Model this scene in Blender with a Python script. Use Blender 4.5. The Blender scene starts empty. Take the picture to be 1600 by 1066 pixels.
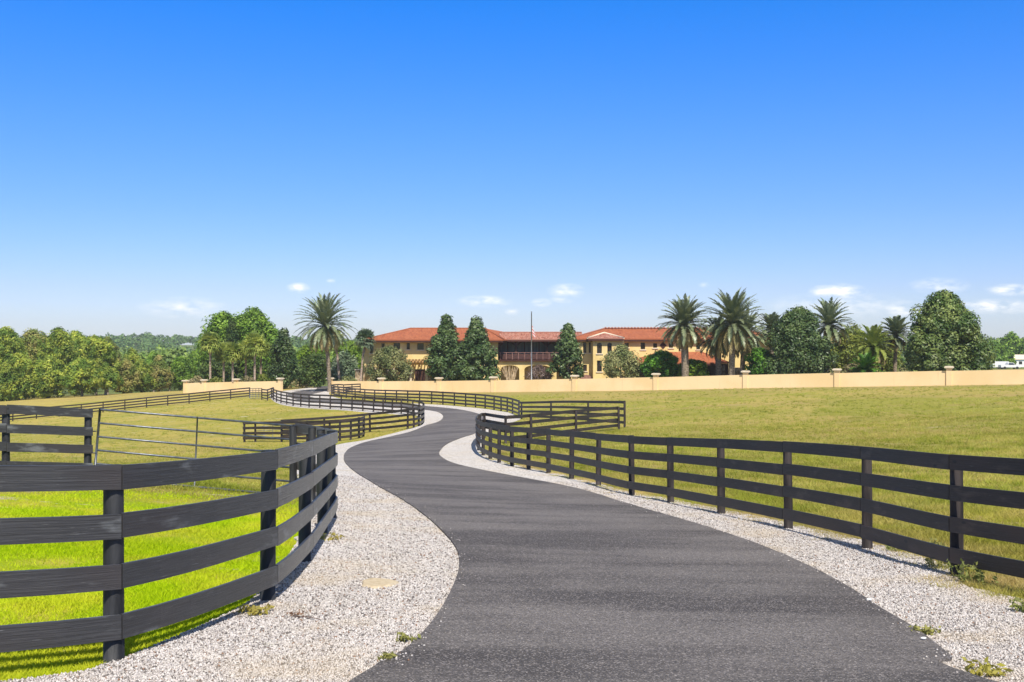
import bpy, math, random
import numpy as np
from mathutils import Vector, Matrix
from mathutils.geometry import delaunay_2d_cdt
random.seed(7)
R = math.radians
scene = bpy.context.scene

# ------------------------------------------------------------------ camera, sky, sun, exposure
ZC = 1.6                                    # eye height above the ground at the camera
F, HX, HY = 1600.0, 800.0, 533.0            # focal length and centre in photo pixels (36 mm lens)
cam = bpy.data.cameras.new('camera'); cam.lens = 36; cam.sensor_width = 36
cam.clip_start = 0.1; cam.clip_end = 9000
camo = bpy.data.objects.new('camera', cam); scene.collection.objects.link(camo)
camo.location = (0, 0, ZC); camo.rotation_euler = (R(90), 0, 0)
scene.camera = camo

SUN_EL, SUN_AZ = 52.0, 167.0                # azimuth clockwise from +Y
w = bpy.data.worlds.new("World"); scene.world = w; w.use_nodes = True
nt = w.node_tree; nt.nodes.clear()
def N(nt, t, **k):
    n = nt.nodes.new(t)
    for a, b in k.items():
        if a.startswith('i_'):
            n.inputs[a[2:].replace('_', ' ')].default_value = b
        else: setattr(n, a, b)
    return n
def math_n(nt, op, a, b=None, clamp=False):
    n = nt.nodes.new('ShaderNodeMath'); n.operation = op; n.use_clamp = clamp
    for i, v in enumerate((a, b)):
        if v is None: continue
        if isinstance(v, (int, float)): n.inputs[i].default_value = v
        else: nt.links.new(v, n.inputs[i])
    return n.outputs[0]
sky = N(nt, 'ShaderNodeTexSky', sky_type='NISHITA', sun_disc=False)
sky.sun_elevation = R(SUN_EL); sky.sun_rotation = R(SUN_AZ)
sky.air_density = 1.0; sky.dust_density = 0.25; sky.ozone_density = 2.2
tc = N(nt, 'ShaderNodeTexCoord')
sep = N(nt, 'ShaderNodeSeparateXYZ'); nt.links.new(tc.outputs['Generated'], sep.inputs[0])
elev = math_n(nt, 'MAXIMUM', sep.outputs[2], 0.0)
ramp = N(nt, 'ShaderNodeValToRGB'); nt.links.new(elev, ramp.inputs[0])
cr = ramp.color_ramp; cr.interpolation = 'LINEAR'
SKYRAMP = [(0.0, (0.78, 0.90, 1.30)), (0.02, (0.76, 0.88, 1.30)), (0.05, (0.70, 0.81, 1.25)), (0.12, (0.53, 0.79, 1.37)), (0.2, (0.37, 0.80, 1.56)), (0.32, (0.10, 0.79, 1.76)), (0.42, (0.7, 0.95, 1.15)), (0.6, (1.6, 1.2, 0.8)), (1.0, (1.9, 1.25, 0.7))]  # top stops, above the view, are warmed to take blue out of the shadows
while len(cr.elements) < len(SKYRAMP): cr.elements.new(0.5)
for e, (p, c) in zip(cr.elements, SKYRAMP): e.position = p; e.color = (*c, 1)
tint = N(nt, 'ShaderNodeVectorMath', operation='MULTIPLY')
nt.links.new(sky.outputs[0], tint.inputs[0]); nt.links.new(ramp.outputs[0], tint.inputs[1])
# small fair-weather clouds low in the sky, laid out by direction
CLOUDS = [(466, 450, 17, 7, .8), (285, 481, 62, 14, .45), (757, 471, 38, 8, .75), (800, 487, 11, 5, .5), (846, 473, 15, 6, .6), (885, 455, 26, 10, .6),
          (880, 468, 18, 5, .5), (1310, 456, 40, 11, 1.0), (1310, 478, 95, 18, .4), (1412, 483, 32, 11, .7), (1468, 447, 42, 11, .45),
          (1580, 453, 36, 8, .8), (1560, 479, 66, 10, .7), (1100, 445, 8, 4, .4), (517, 439, 7, 3, .4), (1190, 500, 60, 9, .3), (-120, 470, 90, 14, .6), (1800, 465, 90, 16, .6)]
sy = math_n(nt, 'MAXIMUM', sep.outputs[1], 0.02)
comb = N(nt, 'ShaderNodeCombineXYZ')
nt.links.new(math_n(nt, 'DIVIDE', sep.outputs[0], sy), comb.inputs[0]); nt.links.new(math_n(nt, 'DIVIDE', sep.outputs[2], sy), comb.inputs[1])
wn = N(nt, 'ShaderNodeTexNoise', noise_dimensions='3D'); wn.inputs['Scale'].default_value = 55; wn.inputs['Detail'].default_value = 6
mp0 = N(nt, 'ShaderNodeVectorMath', operation='MULTIPLY'); mp0.inputs[1].default_value = (1, 2.4, 1)
nt.links.new(comb.outputs[0], mp0.inputs[0]); nt.links.new(mp0.outputs[0], wn.inputs['Vector'])
acc = None
for (px, py, rx, ry, a) in CLOUDS:
    s = N(nt, 'ShaderNodeVectorMath', operation='SUBTRACT'); nt.links.new(comb.outputs[0], s.inputs[0])
    s.inputs[1].default_value = ((px - HX) / F, (HY - py) / F, 0)
    m = N(nt, 'ShaderNodeVectorMath', operation='MULTIPLY'); nt.links.new(s.outputs[0], m.inputs[0])
    m.inputs[1].default_value = (F / (rx * 1.25), F / (ry * 1.35), 0)
    l = N(nt, 'ShaderNodeVectorMath', operation='LENGTH'); nt.links.new(m.outputs[0], l.inputs[0])
    v = math_n(nt, 'MULTIPLY', math_n(nt, 'SUBTRACT', 1.0, l.outputs['Value'], True), a)
    acc = v if acc is None else math_n(nt, 'MAXIMUM', acc, v)
cl = math_n(nt, 'MULTIPLY', acc, math_n(nt, 'MULTIPLY', math_n(nt, 'SUBTRACT', wn.outputs[0], 0.36, True), 6.5), True)
cl = math_n(nt, 'MULTIPLY', cl, math_n(nt, 'GREATER_THAN', sep.outputs[1], 0.05))
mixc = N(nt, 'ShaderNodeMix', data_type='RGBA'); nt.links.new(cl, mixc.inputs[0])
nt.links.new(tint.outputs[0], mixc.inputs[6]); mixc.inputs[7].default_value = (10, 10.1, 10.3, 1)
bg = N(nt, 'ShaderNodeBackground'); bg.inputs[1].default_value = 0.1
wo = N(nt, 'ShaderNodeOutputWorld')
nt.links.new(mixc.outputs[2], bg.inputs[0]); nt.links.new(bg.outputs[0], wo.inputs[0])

sl = bpy.data.lights.new('sun', 'SUN'); sl.energy = 5.0; sl.angle = R(0.5); sl.color = (1.0, 0.94, 0.83)
so = bpy.data.objects.new('sun', sl); scene.collection.objects.link(so)
sd = Vector((math.cos(R(SUN_EL)) * math.sin(R(SUN_AZ)), math.cos(R(SUN_EL)) * math.cos(R(SUN_AZ)), math.sin(R(SUN_EL))))
so.rotation_euler = sd.to_track_quat('Z', 'Y').to_euler(); so.location = (0, 0, 60)

scene.view_settings.view_transform = 'Standard'; scene.view_settings.look = 'None'
scene.view_settings.exposure = 0.25; scene.view_settings.gamma = 1
scene.cycles.max_bounces = 6; scene.cycles.transparent_max_bounces = 6

# ------------------------------------------------------------------ terrain: a smooth surface through measured spots
SPOTS = [(178,6.7,2.11),(418,8.67,2.22),(482,10.9,2.37),(505,14.7,2.6),
(1495,10.7,2.49),(1355,12.6,2.58),(1232,15.,2.77),(1127,17.3,2.94),(1048,20,3.18),(987,21.7,3.3),(935,24.8,3.53),(893,27,3.66),(857,29.5,3.83),(800,32.5,4.0),(757,35.,4.12),
(137,18.75,2.55),(23,17.7,2.38),(465,18.3,2.8),(637,68,5.8),(578,68.5,6.1),(440,66,6.35),(382,66,6.5),(568,63,6.0),(661,66,5.35),
(627,86,6.1),(550,89,6.05),(499,96,6.3),(432,111,6.6),(57,120,9.1),(229,125,8.2),(360,130,7.4),(394,130,7.1),
(655,104,6.35),(743,96,6.24),(801,86,6.1),(813,78,5.9),(620,109,6.5),(570,119,6.9),(518,130,7.0),(966,58,5.0),(977,60,5.1),
(1483,105,4.56),(1600,101.5,4.3),(1308,110.3,4.95),(1165,115,5.3),(1025,120,5.75),(898,125,6.13),(771,130,6.5),(596,138.5,6.95),(438,147,7.26),(290,156,7.9),
(650,155,7.0),(900,155,6.8),(1150,155,6.6),(0,190,10.9),(250,190,9.4),(1400,300,8.0),(1600,300,8.0),(800,300,11),(100,450,18),(500,400,16),
(-300,1000,6),(0,1000,6),(300,1000,6),(600,1000,8),(900,1000,11),(1300,1000,11),(1700,1000,11),(300,2500,10),(1400,2500,14),(-900,600,10),(2600,600,8)]
_S = np.array(SPOTS, float)
_PX = np.r_[(_S[:,0]-HX)/F*_S[:,1], -6, 6, 0, -14, 12]; _PY = np.r_[_S[:,1], -8, -8, 2, 6, 4]; _PD = np.r_[_S[:,2], 1.2, 1.2, 1.72, 1.75, 1.95]
def _warp(x, y):
    r = np.sqrt(x*x + y*y) + 1e-9; k = np.log1p(r/40.)/r
    return x*k, y*k
def _U(r2): return 0.5*r2*np.log(r2 + 1e-12)
_A, _B = _warp(_PX, _PY); _n = len(_A)
_K = _U((_A[:,None]-_A)**2 + (_B[:,None]-_B)**2) + np.eye(_n)*2e-3
_P = np.c_[np.ones(_n), _A, _B]; _M = np.zeros((_n+3, _n+3)); _M[:_n,:_n] = _K; _M[:_n,_n:] = _P; _M[_n:,:_n] = _P.T
_W = np.linalg.solve(_M, np.r_[_PD, 0, 0, 0])
def drop(x, y):
    x = np.asarray(x, float); y = np.asarray(y, float); sh = x.shape; x = x.ravel(); y = y.ravel()
    a, b = _warp(x, y); o = np.empty(len(a))
    for i in range(0, len(a), 20000):
        s = slice(i, i+20000)
        o[s] = _U((a[s,None]-_A)**2 + (b[s,None]-_B)**2) @ _W[:_n] + _W[_n] + _W[_n+1]*a[s] + _W[_n+2]*b[s]
    return o.reshape(sh)
def gz(x, y): return ZC - drop(x, y)
def gz1(x, y): return float(gz(np.array([x]), np.array([y]))[0])
_dd = np.exp(np.linspace(np.log(2.5), np.log(900), 2500))
def G(px, py):                                   # where the ground is seen at a photo pixel
    X = (px-HX)/F*_dd; e = (py-HY)/F*_dd - drop(X, _dd); i = int(np.argmax(e > 0))
    return (float(X[i]), float(_dd[i]))
def XD(px, d): return (px-HX)/F*d
def ZD(py, d): return ZC - (py-HY)/F*d

# ------------------------------------------------------------------ materials
MATS = {}
def new_mat(name):
    m = bpy.data.materials.new(name); m.use_nodes = True; nt = m.node_tree; nt.nodes.clear()
    out = nt.nodes.new('ShaderNodeOutputMaterial'); b = nt.nodes.new('ShaderNodeBsdfPrincipled')
    nt.links.new(b.outputs[0], out.inputs[0]); MATS[name] = m
    return m, nt, b, out
def noise(nt, vec, scale, detail=4, rough=.55, dist=0.0):
    n = nt.nodes.new('ShaderNodeTexNoise'); n.inputs['Scale'].default_value = scale; n.inputs['Detail'].default_value = detail
    n.inputs['Roughness'].default_value = rough; n.inputs['Distortion'].default_value = dist
    if vec is not None: nt.links.new(vec, n.inputs['Vector'])
    return n.outputs[0]
def rng(nt, v, a, b, lo=0., hi=1.):
    n = nt.nodes.new('ShaderNodeMapRange'); n.interpolation_type = 'SMOOTHSTEP'; n.inputs[1].default_value = a; n.inputs[2].default_value = b
    n.inputs[3].default_value = lo; n.inputs[4].default_value = hi; nt.links.new(v, n.inputs[0]); return n.outputs[0]
def mixc(nt, f, a, b, mode='MIX'):
    n = nt.nodes.new('ShaderNodeMix'); n.data_type = 'RGBA'; n.blend_type = mode
    if isinstance(f, (int, float)): n.inputs[0].default_value = f
    else: nt.links.new(f, n.inputs[0])
    for i, v in ((6, a), (7, b)):
        if isinstance(v, tuple): n.inputs[i].default_value = (*v, 1) if len(v) == 3 else v
        else: nt.links.new(v, n.inputs[i])
    return n.outputs[2]
def scaled(nt, vec, s, off=(0,0,0)):
    n = nt.nodes.new('ShaderNodeMapping'); n.inputs['Scale'].default_value = s; n.inputs['Location'].default_value = off
    nt.links.new(vec, n.inputs[0]); return n.outputs[0]
def bump(nt, h, b, strength, dist=0.02):
    n = nt.nodes.new('ShaderNodeBump'); n.inputs['Strength'].default_value = strength; n.inputs['Distance'].default_value = dist
    nt.links.new(h, n.inputs['Height']); nt.links.new(n.outputs[0], b.inputs['Normal']); return n
def obj_co(nt): return nt.nodes.new('ShaderNodeTexCoord').outputs['Object']
def uv_co(nt): return nt.nodes.new('ShaderNodeTexCoord').outputs['UV']
def pos_co(nt): return nt.nodes.new('ShaderNodeNewGeometry').outputs['Position']

def simple(name, c1, c2, scale=3., rough=.7, bstr=0.0, bscale=20., spec=.3, stretch=(1,1,1), metal=0.):
    m, nt, b, o = new_mat(name); co = scaled(nt, obj_co(nt), stretch)
    f = rng(nt, noise(nt, co, scale, 5), .35, .65)
    nt.links.new(mixc(nt, f, c1, c2), b.inputs['Base Color'])
    b.inputs['Roughness'].default_value = rough; b.inputs['Specular IOR Level'].default_value = spec; b.inputs['Metallic'].default_value = metal
    if bstr: bump(nt, noise(nt, co, bscale, 3), b, bstr)
    return m
def leafmat(name, c1, c2, c3=None, rough=.55, transl=.3, spec=.22):
    m, nt, b, out = new_mat(name)
    g = nt.nodes.new('ShaderNodeNewGeometry')
    col = mixc(nt, g.outputs['Random Per Island'], c1, c2)
    f = rng(nt, noise(nt, g.outputs['Position'], .55, 3), .38, .62)
    col = mixc(nt, f, col, c3 or c1)
    v = rng(nt, noise(nt, g.outputs['Position'], .13, 2), .3, .7, .82, 1.2)
    mul = nt.nodes.new('ShaderNodeVectorMath'); mul.operation = 'SCALE'; nt.links.new(col, mul.inputs[0]); nt.links.new(v, mul.inputs['Scale'])
    nt.links.new(mul.outputs[0], b.inputs['Base Color']); b.inputs['Roughness'].default_value = rough
    b.inputs['Specular IOR Level'].default_value = spec
    t = nt.nodes.new('ShaderNodeBsdfTranslucent'); nt.links.new(mul.outputs[0], t.inputs[0])
    mx = nt.nodes.new('ShaderNodeMixShader'); mx.inputs[0].default_value = transl
    nt.links.new(b.outputs[0], mx.inputs[1]); nt.links.new(t.outputs[0], mx.inputs[2]); nt.links.new(mx.outputs[0], out.inputs[0])
    return m

def ground_material():
    m, nt, b, o = new_mat('field_grass'); P = pos_co(nt)
    big = rng(nt, noise(nt, scaled(nt, P, (1, .55, 1)), .09, 4), .36, .64)
    mid = rng(nt, noise(nt, scaled(nt, P, (1, .7, 1)), .45, 5, .6), .38, .66)
    fine = noise(nt, P, 9, 4, .7); vfine = noise(nt, P, 60, 3, .7)
    green = mixc(nt, fine, (.25, .265, .025), (.44, .42, .055))
    gold = mixc(nt, fine, (.42, .325, .075), (.63, .50, .14))
    c = mixc(nt, rng(nt, math_n(nt, 'ADD', math_n(nt, 'MULTIPLY', big, .62), math_n(nt, 'MULTIPLY', mid, .48)), .35, .9), green, gold)
    # the ground beyond the long paddock and along the perimeter wall is drier; a watered lush corner lies behind the near left fence
    sp = nt.nodes.new('ShaderNodeSeparateXYZ'); nt.links.new(P, sp.inputs[0])
    wl = math_n(nt, 'ADD', math_n(nt, 'MULTIPLY', sp.outputs[0], .5), sp.outputs[1])        # 129 along the wall
    wobble = math_n(nt, 'MULTIPLY', math_n(nt, 'SUBTRACT', noise(nt, P, .12, 3), .5), 16.)
    dry = rng(nt, math_n(nt, 'ADD', wl, wobble), 112, 126)
    c = mixc(nt, math_n(nt, 'MULTIPLY', dry, .75), c, mixc(nt, fine, (.33, .235, .095), (.46, .35, .15)))
    wob2 = math_n(nt, 'MULTIPLY', math_n(nt, 'SUBTRACT', noise(nt, P, .5, 3), .5), 5.)
    ly = rng(nt, math_n(nt, 'ADD', sp.outputs[1], wob2), 17.5, 14.5)
    lx = rng(nt, sp.outputs[0], -1.2, -2.0)
    lush = math_n(nt, 'MULTIPLY', ly, lx)
    lc = mixc(nt, rng(nt, noise(nt, P, 1.1, 4), .42, .66), mixc(nt, fine, (.34, .50, .004), (.54, .70, .012)), (.66, .62, .08))
    lf = math_n(nt, 'MULTIPLY', rng(nt, sp.outputs[0], 0, -8), rng(nt, noise(nt, scaled(nt, P, (.6, 1.4, 1), (3, 9, 0)), .16, 4, .6), .36, .60))
    c = mixc(nt, math_n(nt, 'MULTIPLY', lf, .55), c, (.64, .50, .12))
    c = mixc(nt, lush, c, lc)
    f4 = rng(nt, noise(nt, scaled(nt, P, (1, .8, 1), (5, 2, 0)), 1.7, 6, .7), .38, .62)
    c = mixc(nt, math_n(nt, 'MULTIPLY', math_n(nt, 'SUBTRACT', 1.0, lush, True), math_n(nt, 'MULTIPLY', f4, .42)), c, (.52, .44, .17))
    f5 = rng(nt, noise(nt, P, 4.3, 4, .7), .54, .70)
    c = mixc(nt, math_n(nt, 'MULTIPLY', math_n(nt, 'SUBTRACT', 1.0, lush, True), math_n(nt, 'MULTIPLY', f5, .38)), c, (.20, .23, .03))
    rp = math_n(nt, 'MULTIPLY', rng(nt, sp.outputs[0], 1, 5), rng(nt, noise(nt, scaled(nt, P, (.7, 1.1, 1), (17, 5, 0)), .13, 5, .65), .46, .62))
    c = mixc(nt, math_n(nt, 'MULTIPLY', rp, .6), c, mixc(nt, fine, (.42, .30, .10), (.56, .42, .17)))
    # pale bare sandy spots
    sd = rng(nt, noise(nt, scaled(nt, P, (.6, 1.6, 1)), .75, 5, .65), .635, .665)
    sd2 = rng(nt, noise(nt, scaled(nt, P, (.5, 1.3, 1), (31, 7, 0)), .33, 5, .7), .66, .69)
    sd = math_n(nt, 'MAXIMUM', sd, sd2)
    left = rng(nt, sp.outputs[0], 6, -10, .25, 1.)
    c = mixc(nt, math_n(nt, 'MULTIPLY', sd, left), c, (.70, .62, .42))
    far = rng(nt, sp.outputs[1], 190, 340)
    c = mixc(nt, far, c, mixc(nt, mid, (.12, .17, .05), (.2, .24, .08)))
    c = mixc(nt, rng(nt, vfine, .3, .7, 0, .30), c, (.10, .10, .02))
    nt.links.new(c, b.inputs['Base Color']); b.inputs['Roughness'].default_value = .95; b.inputs['Specular IOR Level'].default_value = .1
    h = math_n(nt, 'ADD', math_n(nt, 'MULTIPLY', fine, 1.5), vfine)
    bump(nt, h, b, .8, .07)
    return m
def gravel_material():
    m, nt, b, o = new_mat('white_gravel'); P = pos_co(nt)
    warp = scaled(nt, P, (1, 1, 1))
    def vor(scale, feat='F1'):
        v = nt.nodes.new('ShaderNodeTexVoronoi'); v.feature = feat; v.inputs['Scale'].default_value = scale; nt.links.new(warp, v.inputs['Vector']); return v
    v1 = vor(34); v2 = vor(75)
    hsv = nt.nodes.new('ShaderNodeSeparateColor'); nt.links.new(v1.outputs['Color'], hsv.inputs[0])
    hs2 = nt.nodes.new('ShaderNodeSeparateColor'); nt.links.new(v2.outputs['Color'], hs2.inputs[0])
    c = mixc(nt, hsv.outputs[0], (.54, .51, .50), (.83, .80, .785))
    c = mixc(nt, rng(nt, hs2.outputs[0], .0, 1.0, 0, .5), c, (.66, .60, .56))
    c = mixc(nt, rng(nt, hsv.outputs[1], .86, .9), c, (.14, .13, .13))
    c = mixc(nt, rng(nt, hs2.outputs[1], .88, .92, 0, .8), c, (.16, .14, .13))
    c = mixc(nt, rng(nt, v1.outputs['Distance'], .45, .8, 0, .4), c, (.22, .20, .18))
    stain = rng(nt, noise(nt, P, .8, 4), .46, .68)
    c = mixc(nt, math_n(nt, 'MULTIPLY', stain, .4), c, (.52, .43, .31))
    c = mixc(nt, rng(nt, noise(nt, P, 1.9, 5, .65), .63, .72, 0, .55), c, (.23, .24, .10))
    nt.links.new(c, b.inputs['Base Color']); b.inputs['Roughness'].default_value = .85; b.inputs['Specular IOR Level'].default_value = .2
    h = math_n(nt, 'ADD', math_n(nt, 'MULTIPLY', v1.outputs['Distance'], -1.), math_n(nt, 'MULTIPLY', v2.outputs['Distance'], -.5))
    bump(nt, h, b, .35, .02)
    return m
def asphalt_material():
    m, nt, b, o = new_mat('asphalt'); P = pos_co(nt)
    streak = noise(nt, scaled(nt, P, (.13, .85, 1)), 1.5, 5, .62)
    blot = noise(nt, scaled(nt, P, (.55, .8, 1)), .55, 5, .62)
    f = rng(nt, math_n(nt, 'ADD', math_n(nt, 'MULTIPLY', streak, .5), math_n(nt, 'MULTIPLY', blot, .5)), .39, .60)
    c = mixc(nt, f, (.070, .062, .060), (.185, .168, .162))
    sc = nt.nodes.new('ShaderNodeTexVoronoi'); sc.inputs['Scale'].default_value = 95; nt.links.new(P, sc.inputs['Vector'])
    s1 = nt.nodes.new('ShaderNodeSeparateColor'); nt.links.new(sc.outputs['Color'], s1.inputs[0])
    c = mixc(nt, rng(nt, s1.outputs[0], .70, .95, 0, .75), c, (.38, .345, .34))
    c = mixc(nt, rng(nt, s1.outputs[1], .72, .95, 0, .75), c, (.035, .033, .035))
    c = mixc(nt, rng(nt, noise(nt, P, 30, 3), .35, .65, 0, .35), c, (.05, .048, .052))
    nt.links.new(c, b.inputs['Base Color']); b.inputs['Roughness'].default_value = .8; b.inputs['Specular IOR Level'].default_value = .3
    bump(nt, math_n(nt, 'ADD', noise(nt, P, 110, 2), math_n(nt, 'MULTIPLY', sc.outputs['Distance'], .8)), b, .55, .012)
    return m
def board_material(name, base, worn, warm, sheen=.25):
    m, nt, b, o = new_mat(name); U = uv_co(nt)
    grain = noise(nt, scaled(nt, U, (1.2, 34, 1)), 2.2, 6, .65, .4)
    patch = noise(nt, scaled(nt, U, (1., 2.6, 1)), 1.6, 5, .6)
    c = mixc(nt, rng(nt, grain, .35, .7), base, tuple(x*1.9 for x in base))
    c = mixc(nt, rng(nt, patch, .55, .70, 0, .75), c, worn)
    c = mixc(nt, rng(nt, noise(nt, scaled(nt, U, (1., 1.4, 1), (9, 3, 0)), .8, 2), .45, .7, 0, .6), c, warm)
    scr = noise(nt, scaled(nt, U, (3.5, 90, 1), (5, 0, 0)), 1.6, 3, .6)
    c = mixc(nt, rng(nt, scr, .66, .72, 0, .6), c, (.24, .24, .24))
    kv = nt.nodes.new('ShaderNodeTexVoronoi'); kv.inputs['Scale'].default_value = 2.4; nt.links.new(scaled(nt, U, (1, 2.2, 1)), kv.inputs['Vector'])
    c = mixc(nt, rng(nt, kv.outputs['Distance'], .12, .06), c, (.008, .008, .009))
    nt.links.new(c, b.inputs['Base Color']); b.inputs['Roughness'].default_value = .55; b.inputs['Specular IOR Level'].default_value = .5; b.inputs['Sheen Weight'].default_value = sheen; b.inputs['Sheen Roughness'].default_value = .35
    bump(nt, grain, b, .7, .008)
    return m
def stucco(name, c1, c2, sc=1.2):
    m, nt, b, o = new_mat(name); P = obj_co(nt)
    c = mixc(nt, rng(nt, noise(nt, P, sc, 5), .35, .65), c1, c2)
    c = mixc(nt, rng(nt, noise(nt, scaled(nt, P, (2.2, 2.2, .12)), 1.6, 4), .6, .78, 0, .22), c, tuple(x*.6 for x in c1))
    nt.links.new(c, b.inputs['Base Color']); b.inputs['Roughness'].default_value = .9; b.inputs['Specular IOR Level'].default_value = .15
    bump(nt, noise(nt, P, 25, 3), b, .25, .02); return m
def tile_material(name, c1, c2, c3):
    m, nt, b, o = new_mat(name); U = uv_co(nt)
    wv = nt.nodes.new('ShaderNodeTexWave'); wv.wave_type = 'BANDS'; wv.bands_direction = 'X'; wv.inputs['Scale'].default_value = 1.0; wv.inputs['Distortion'].default_value = .3
    nt.links.new(U, wv.inputs['Vector'])
    br = nt.nodes.new('ShaderNodeTexVoronoi'); br.inputs['Scale'].default_value = 2.6; nt.links.new(scaled(nt, U, (1., .8, 1)), br.inputs['Vector'])
    s = nt.nodes.new('ShaderNodeSeparateColor'); nt.links.new(br.outputs['Color'], s.inputs[0])
    c = mixc(nt, s.outputs[0], c1, c2); c = mixc(nt, rng(nt, s.outputs[1], .7, .9, 0, .8), c, c3)
    c = mixc(nt, rng(nt, noise(nt, U, .35, 4), .5, .75, 0, .35), c, tuple(x*.55 for x in c1))
    c = mixc(nt, rng(nt, wv.outputs[0], .0, .35, .55, 0), c, tuple(x*.35 for x in c1))
    nt.links.new(c, b.inputs['Base Color']); b.inputs['Roughness'].default_value = .8; b.inputs['Specular IOR Level'].default_value = .2
    bump(nt, wv.outputs[0], b, .6, .08); return m

M_ground = ground_material(); M_gravel = gravel_material(); M_asphalt = asphalt_material()
M_board = board_material('black_boards', (.026, .026, .028), (.19, .20, .205), (.045, .036, .036), .13)
M_board2 = board_material('weathered_boards', (.017, .013, .012), (.080, .062, .050), (.058, .036, .027), .04)
M_post = simple('black_post', (.012, .0125, .014), (.04, .041, .044), 6, .6, .4, 30, .35, (1, 1, .15))
M_post2 = simple('brown_post', (.016, .013, .013), (.062, .05, .047), 6, .7, .4, 30, .25, (1, 1, .15))
M_tube = simple('galvanised_tube', (.10, .115, .14), (.19, .20, .22), 9, .4, .1, 30, .5, metal=.55)
M_wire = simple('pale_wire', (.35, .36, .37), (.5, .5, .5), 9, .4)
M_stucco = stucco('cream_stucco', (.63, .475, .255), (.70, .54, .31)); M_house = stucco('ochre_stucco', (.70, .53, .23), (.78, .61, .29), .6)
M_wall = stucco('wall_stucco', (.78, .57, .30), (.85, .64, .37), .25); M_cap = simple('cream_cap', (.66, .56, .42), (.74, .64, .5), 3, .85)
M_roof = tile_material('terracotta_tiles', (.45, .13, .058), (.56, .205, .10), (.30, .085, .045)); M_roof_old = tile_material('mottled_tiles', (.42, .13, .08), (.62, .36, .28), (.20, .05, .035))
M_trim = simple('dark_eave', (.045, .015, .011), (.07, .022, .015), 4, .7); M_wood = simple('dark_wood', (.04, .018, .012), (.075, .032, .02), 5, .7)
M_redwood = simple('red_balustrade', (.24, .12, .10), (.32, .18, .15), 4, .7)
M_pergola = simple('pale_timber', (.44, .26, .11), (.56, .36, .17), 5, .8); M_stone = simple('field_stone', (.22, .14, .07), (.58, .46, .30), 2.6, .9, .6, 3)
M_door = simple('brown_door', (.055, .022, .016), (.075, .032, .022), 3, .6)
def glass():
    m, nt, b, o = new_mat('window_glass'); b.inputs['Base Color'].default_value = (.018, .022, .024, 1); b.inputs['Roughness'].default_value = .12
    b.inputs['Specular IOR Level'].default_value = .6; return m
M_glass = glass(); M_curtain = simple('loggia_glazing', (.05, .065, .058), (.15, .165, .14), .9, .35, 0, 1, .4, (1.3, 1, .12))
M_bark = simple('grey_bark', (.10, .08, .06), (.22, .19, .15), 3, .95, .8, 9, .1, (1, 1, .4)); M_palmbark = simple('palm_bark', (.13, .10, .07), (.33, .27, .20), 4, .95, 1., 6, .1, (1, 1, 2.2))
M_fanbark = simple('pale_palm_bark', (.27, .19, .14), (.48, .38, .30), 4, .95, .8, 6, .1, (1, 1, 2.))
M_white = simple('white_paint', (.70, .70, .68), (.78, .78, .76), 3, .4); M_rubber = simple('black_rubber', (.015, .015, .015), (.03, .03, .03), 4, .8); M_steel = simple('grey_metal', (.16, .17, .18), (.25, .26, .27), 4, .4, metal=.4)
L_mag = leafmat('magnolia_leaves', (0.059, 0.109, 0.028), (0.154, 0.210, 0.074), (0.041, 0.079, 0.023), .45, .15, .4)
L_mag2 = leafmat('light_magnolia_leaves', (0.120, 0.181, 0.043), (0.279, 0.326, 0.102), (0.064, 0.119, 0.026), .45, .2, .4)
L_olive = leafmat('olive_leaves', (0.213, 0.227, 0.089), (0.413, 0.406, 0.179), (0.138, 0.172, 0.062), .5, .2)
L_oak = leafmat('oak_leaves', (0.172, 0.320, 0.036), (0.368, 0.540, 0.081), (0.103, 0.200, 0.028), .5, .35)
L_wood = leafmat('woodland_leaves', (0.274, 0.398, 0.052), (0.600, 0.600, 0.108), (0.154, 0.248, 0.043), .5, .35)
L_wood2 = leafmat('russet_woodland_leaves', (0.324, 0.306, 0.090), (0.522, 0.450, 0.162), (0.180, 0.244, 0.054), .5, .3)
L_lime = leafmat('lime_leaves', (0.159, 0.272, 0.020), (0.286, 0.403, 0.040), (0.106, 0.192, 0.020), .5, .4)
L_bright = leafmat('bright_shrub_leaves', (0.101, 0.262, 0.028), (0.220, 0.462, 0.054), (0.059, 0.154, 0.022), .4, .3)
L_gold = leafmat('yellow_green_leaves', (0.200, 0.230, 0.040), (0.340, 0.360, 0.080), (0.140, 0.190, 0.035), .5, .3)
L_dry = leafmat('dry_shrub_leaves', (0.288, 0.240, 0.132), (0.504, 0.420, 0.240), (0.204, 0.204, 0.084), .7, .2)
L_grey = leafmat('grey_weeping_leaves', (0.143, 0.195, 0.117), (0.286, 0.338, 0.221), (0.091, 0.143, 0.078), .6, .2)
L_far = leafmat('far_forest_leaves', (0.169, 0.279, 0.065), (0.369, 0.473, 0.108), (0.142, 0.216, 0.065), .6, .2)
L_ridge = leafmat('ridge_leaves', (.10, .19, .055), (.19, .29, .09), (.08, .15, .045), .6, .2)
L_dark = leafmat('dark_tree_leaves', (0.074, 0.131, 0.034), (0.186, 0.244, 0.066), (0.050, 0.094, 0.024), .5, .25)
L_palm = leafmat('date_frond', (0.170, 0.210, 0.100), (0.360, 0.400, 0.240), (0.120, 0.165, 0.075), .4, .15, .5)
L_palmdry = leafmat('old_frond', (0.300, 0.240, 0.102), (0.504, 0.408, 0.204), (0.228, 0.204, 0.084), .7, .2)
L_sabal = leafmat('sabal_fan', (.27, .34, .06), (.52, .56, .15), (.18, .25, .05), .5, .3)
L_grass = leafmat('lush_blades', (0.380, 0.560, 0.004), (0.640, 0.800, 0.015), (0.660, 0.700, 0.040), .8, .45, .08)
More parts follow.
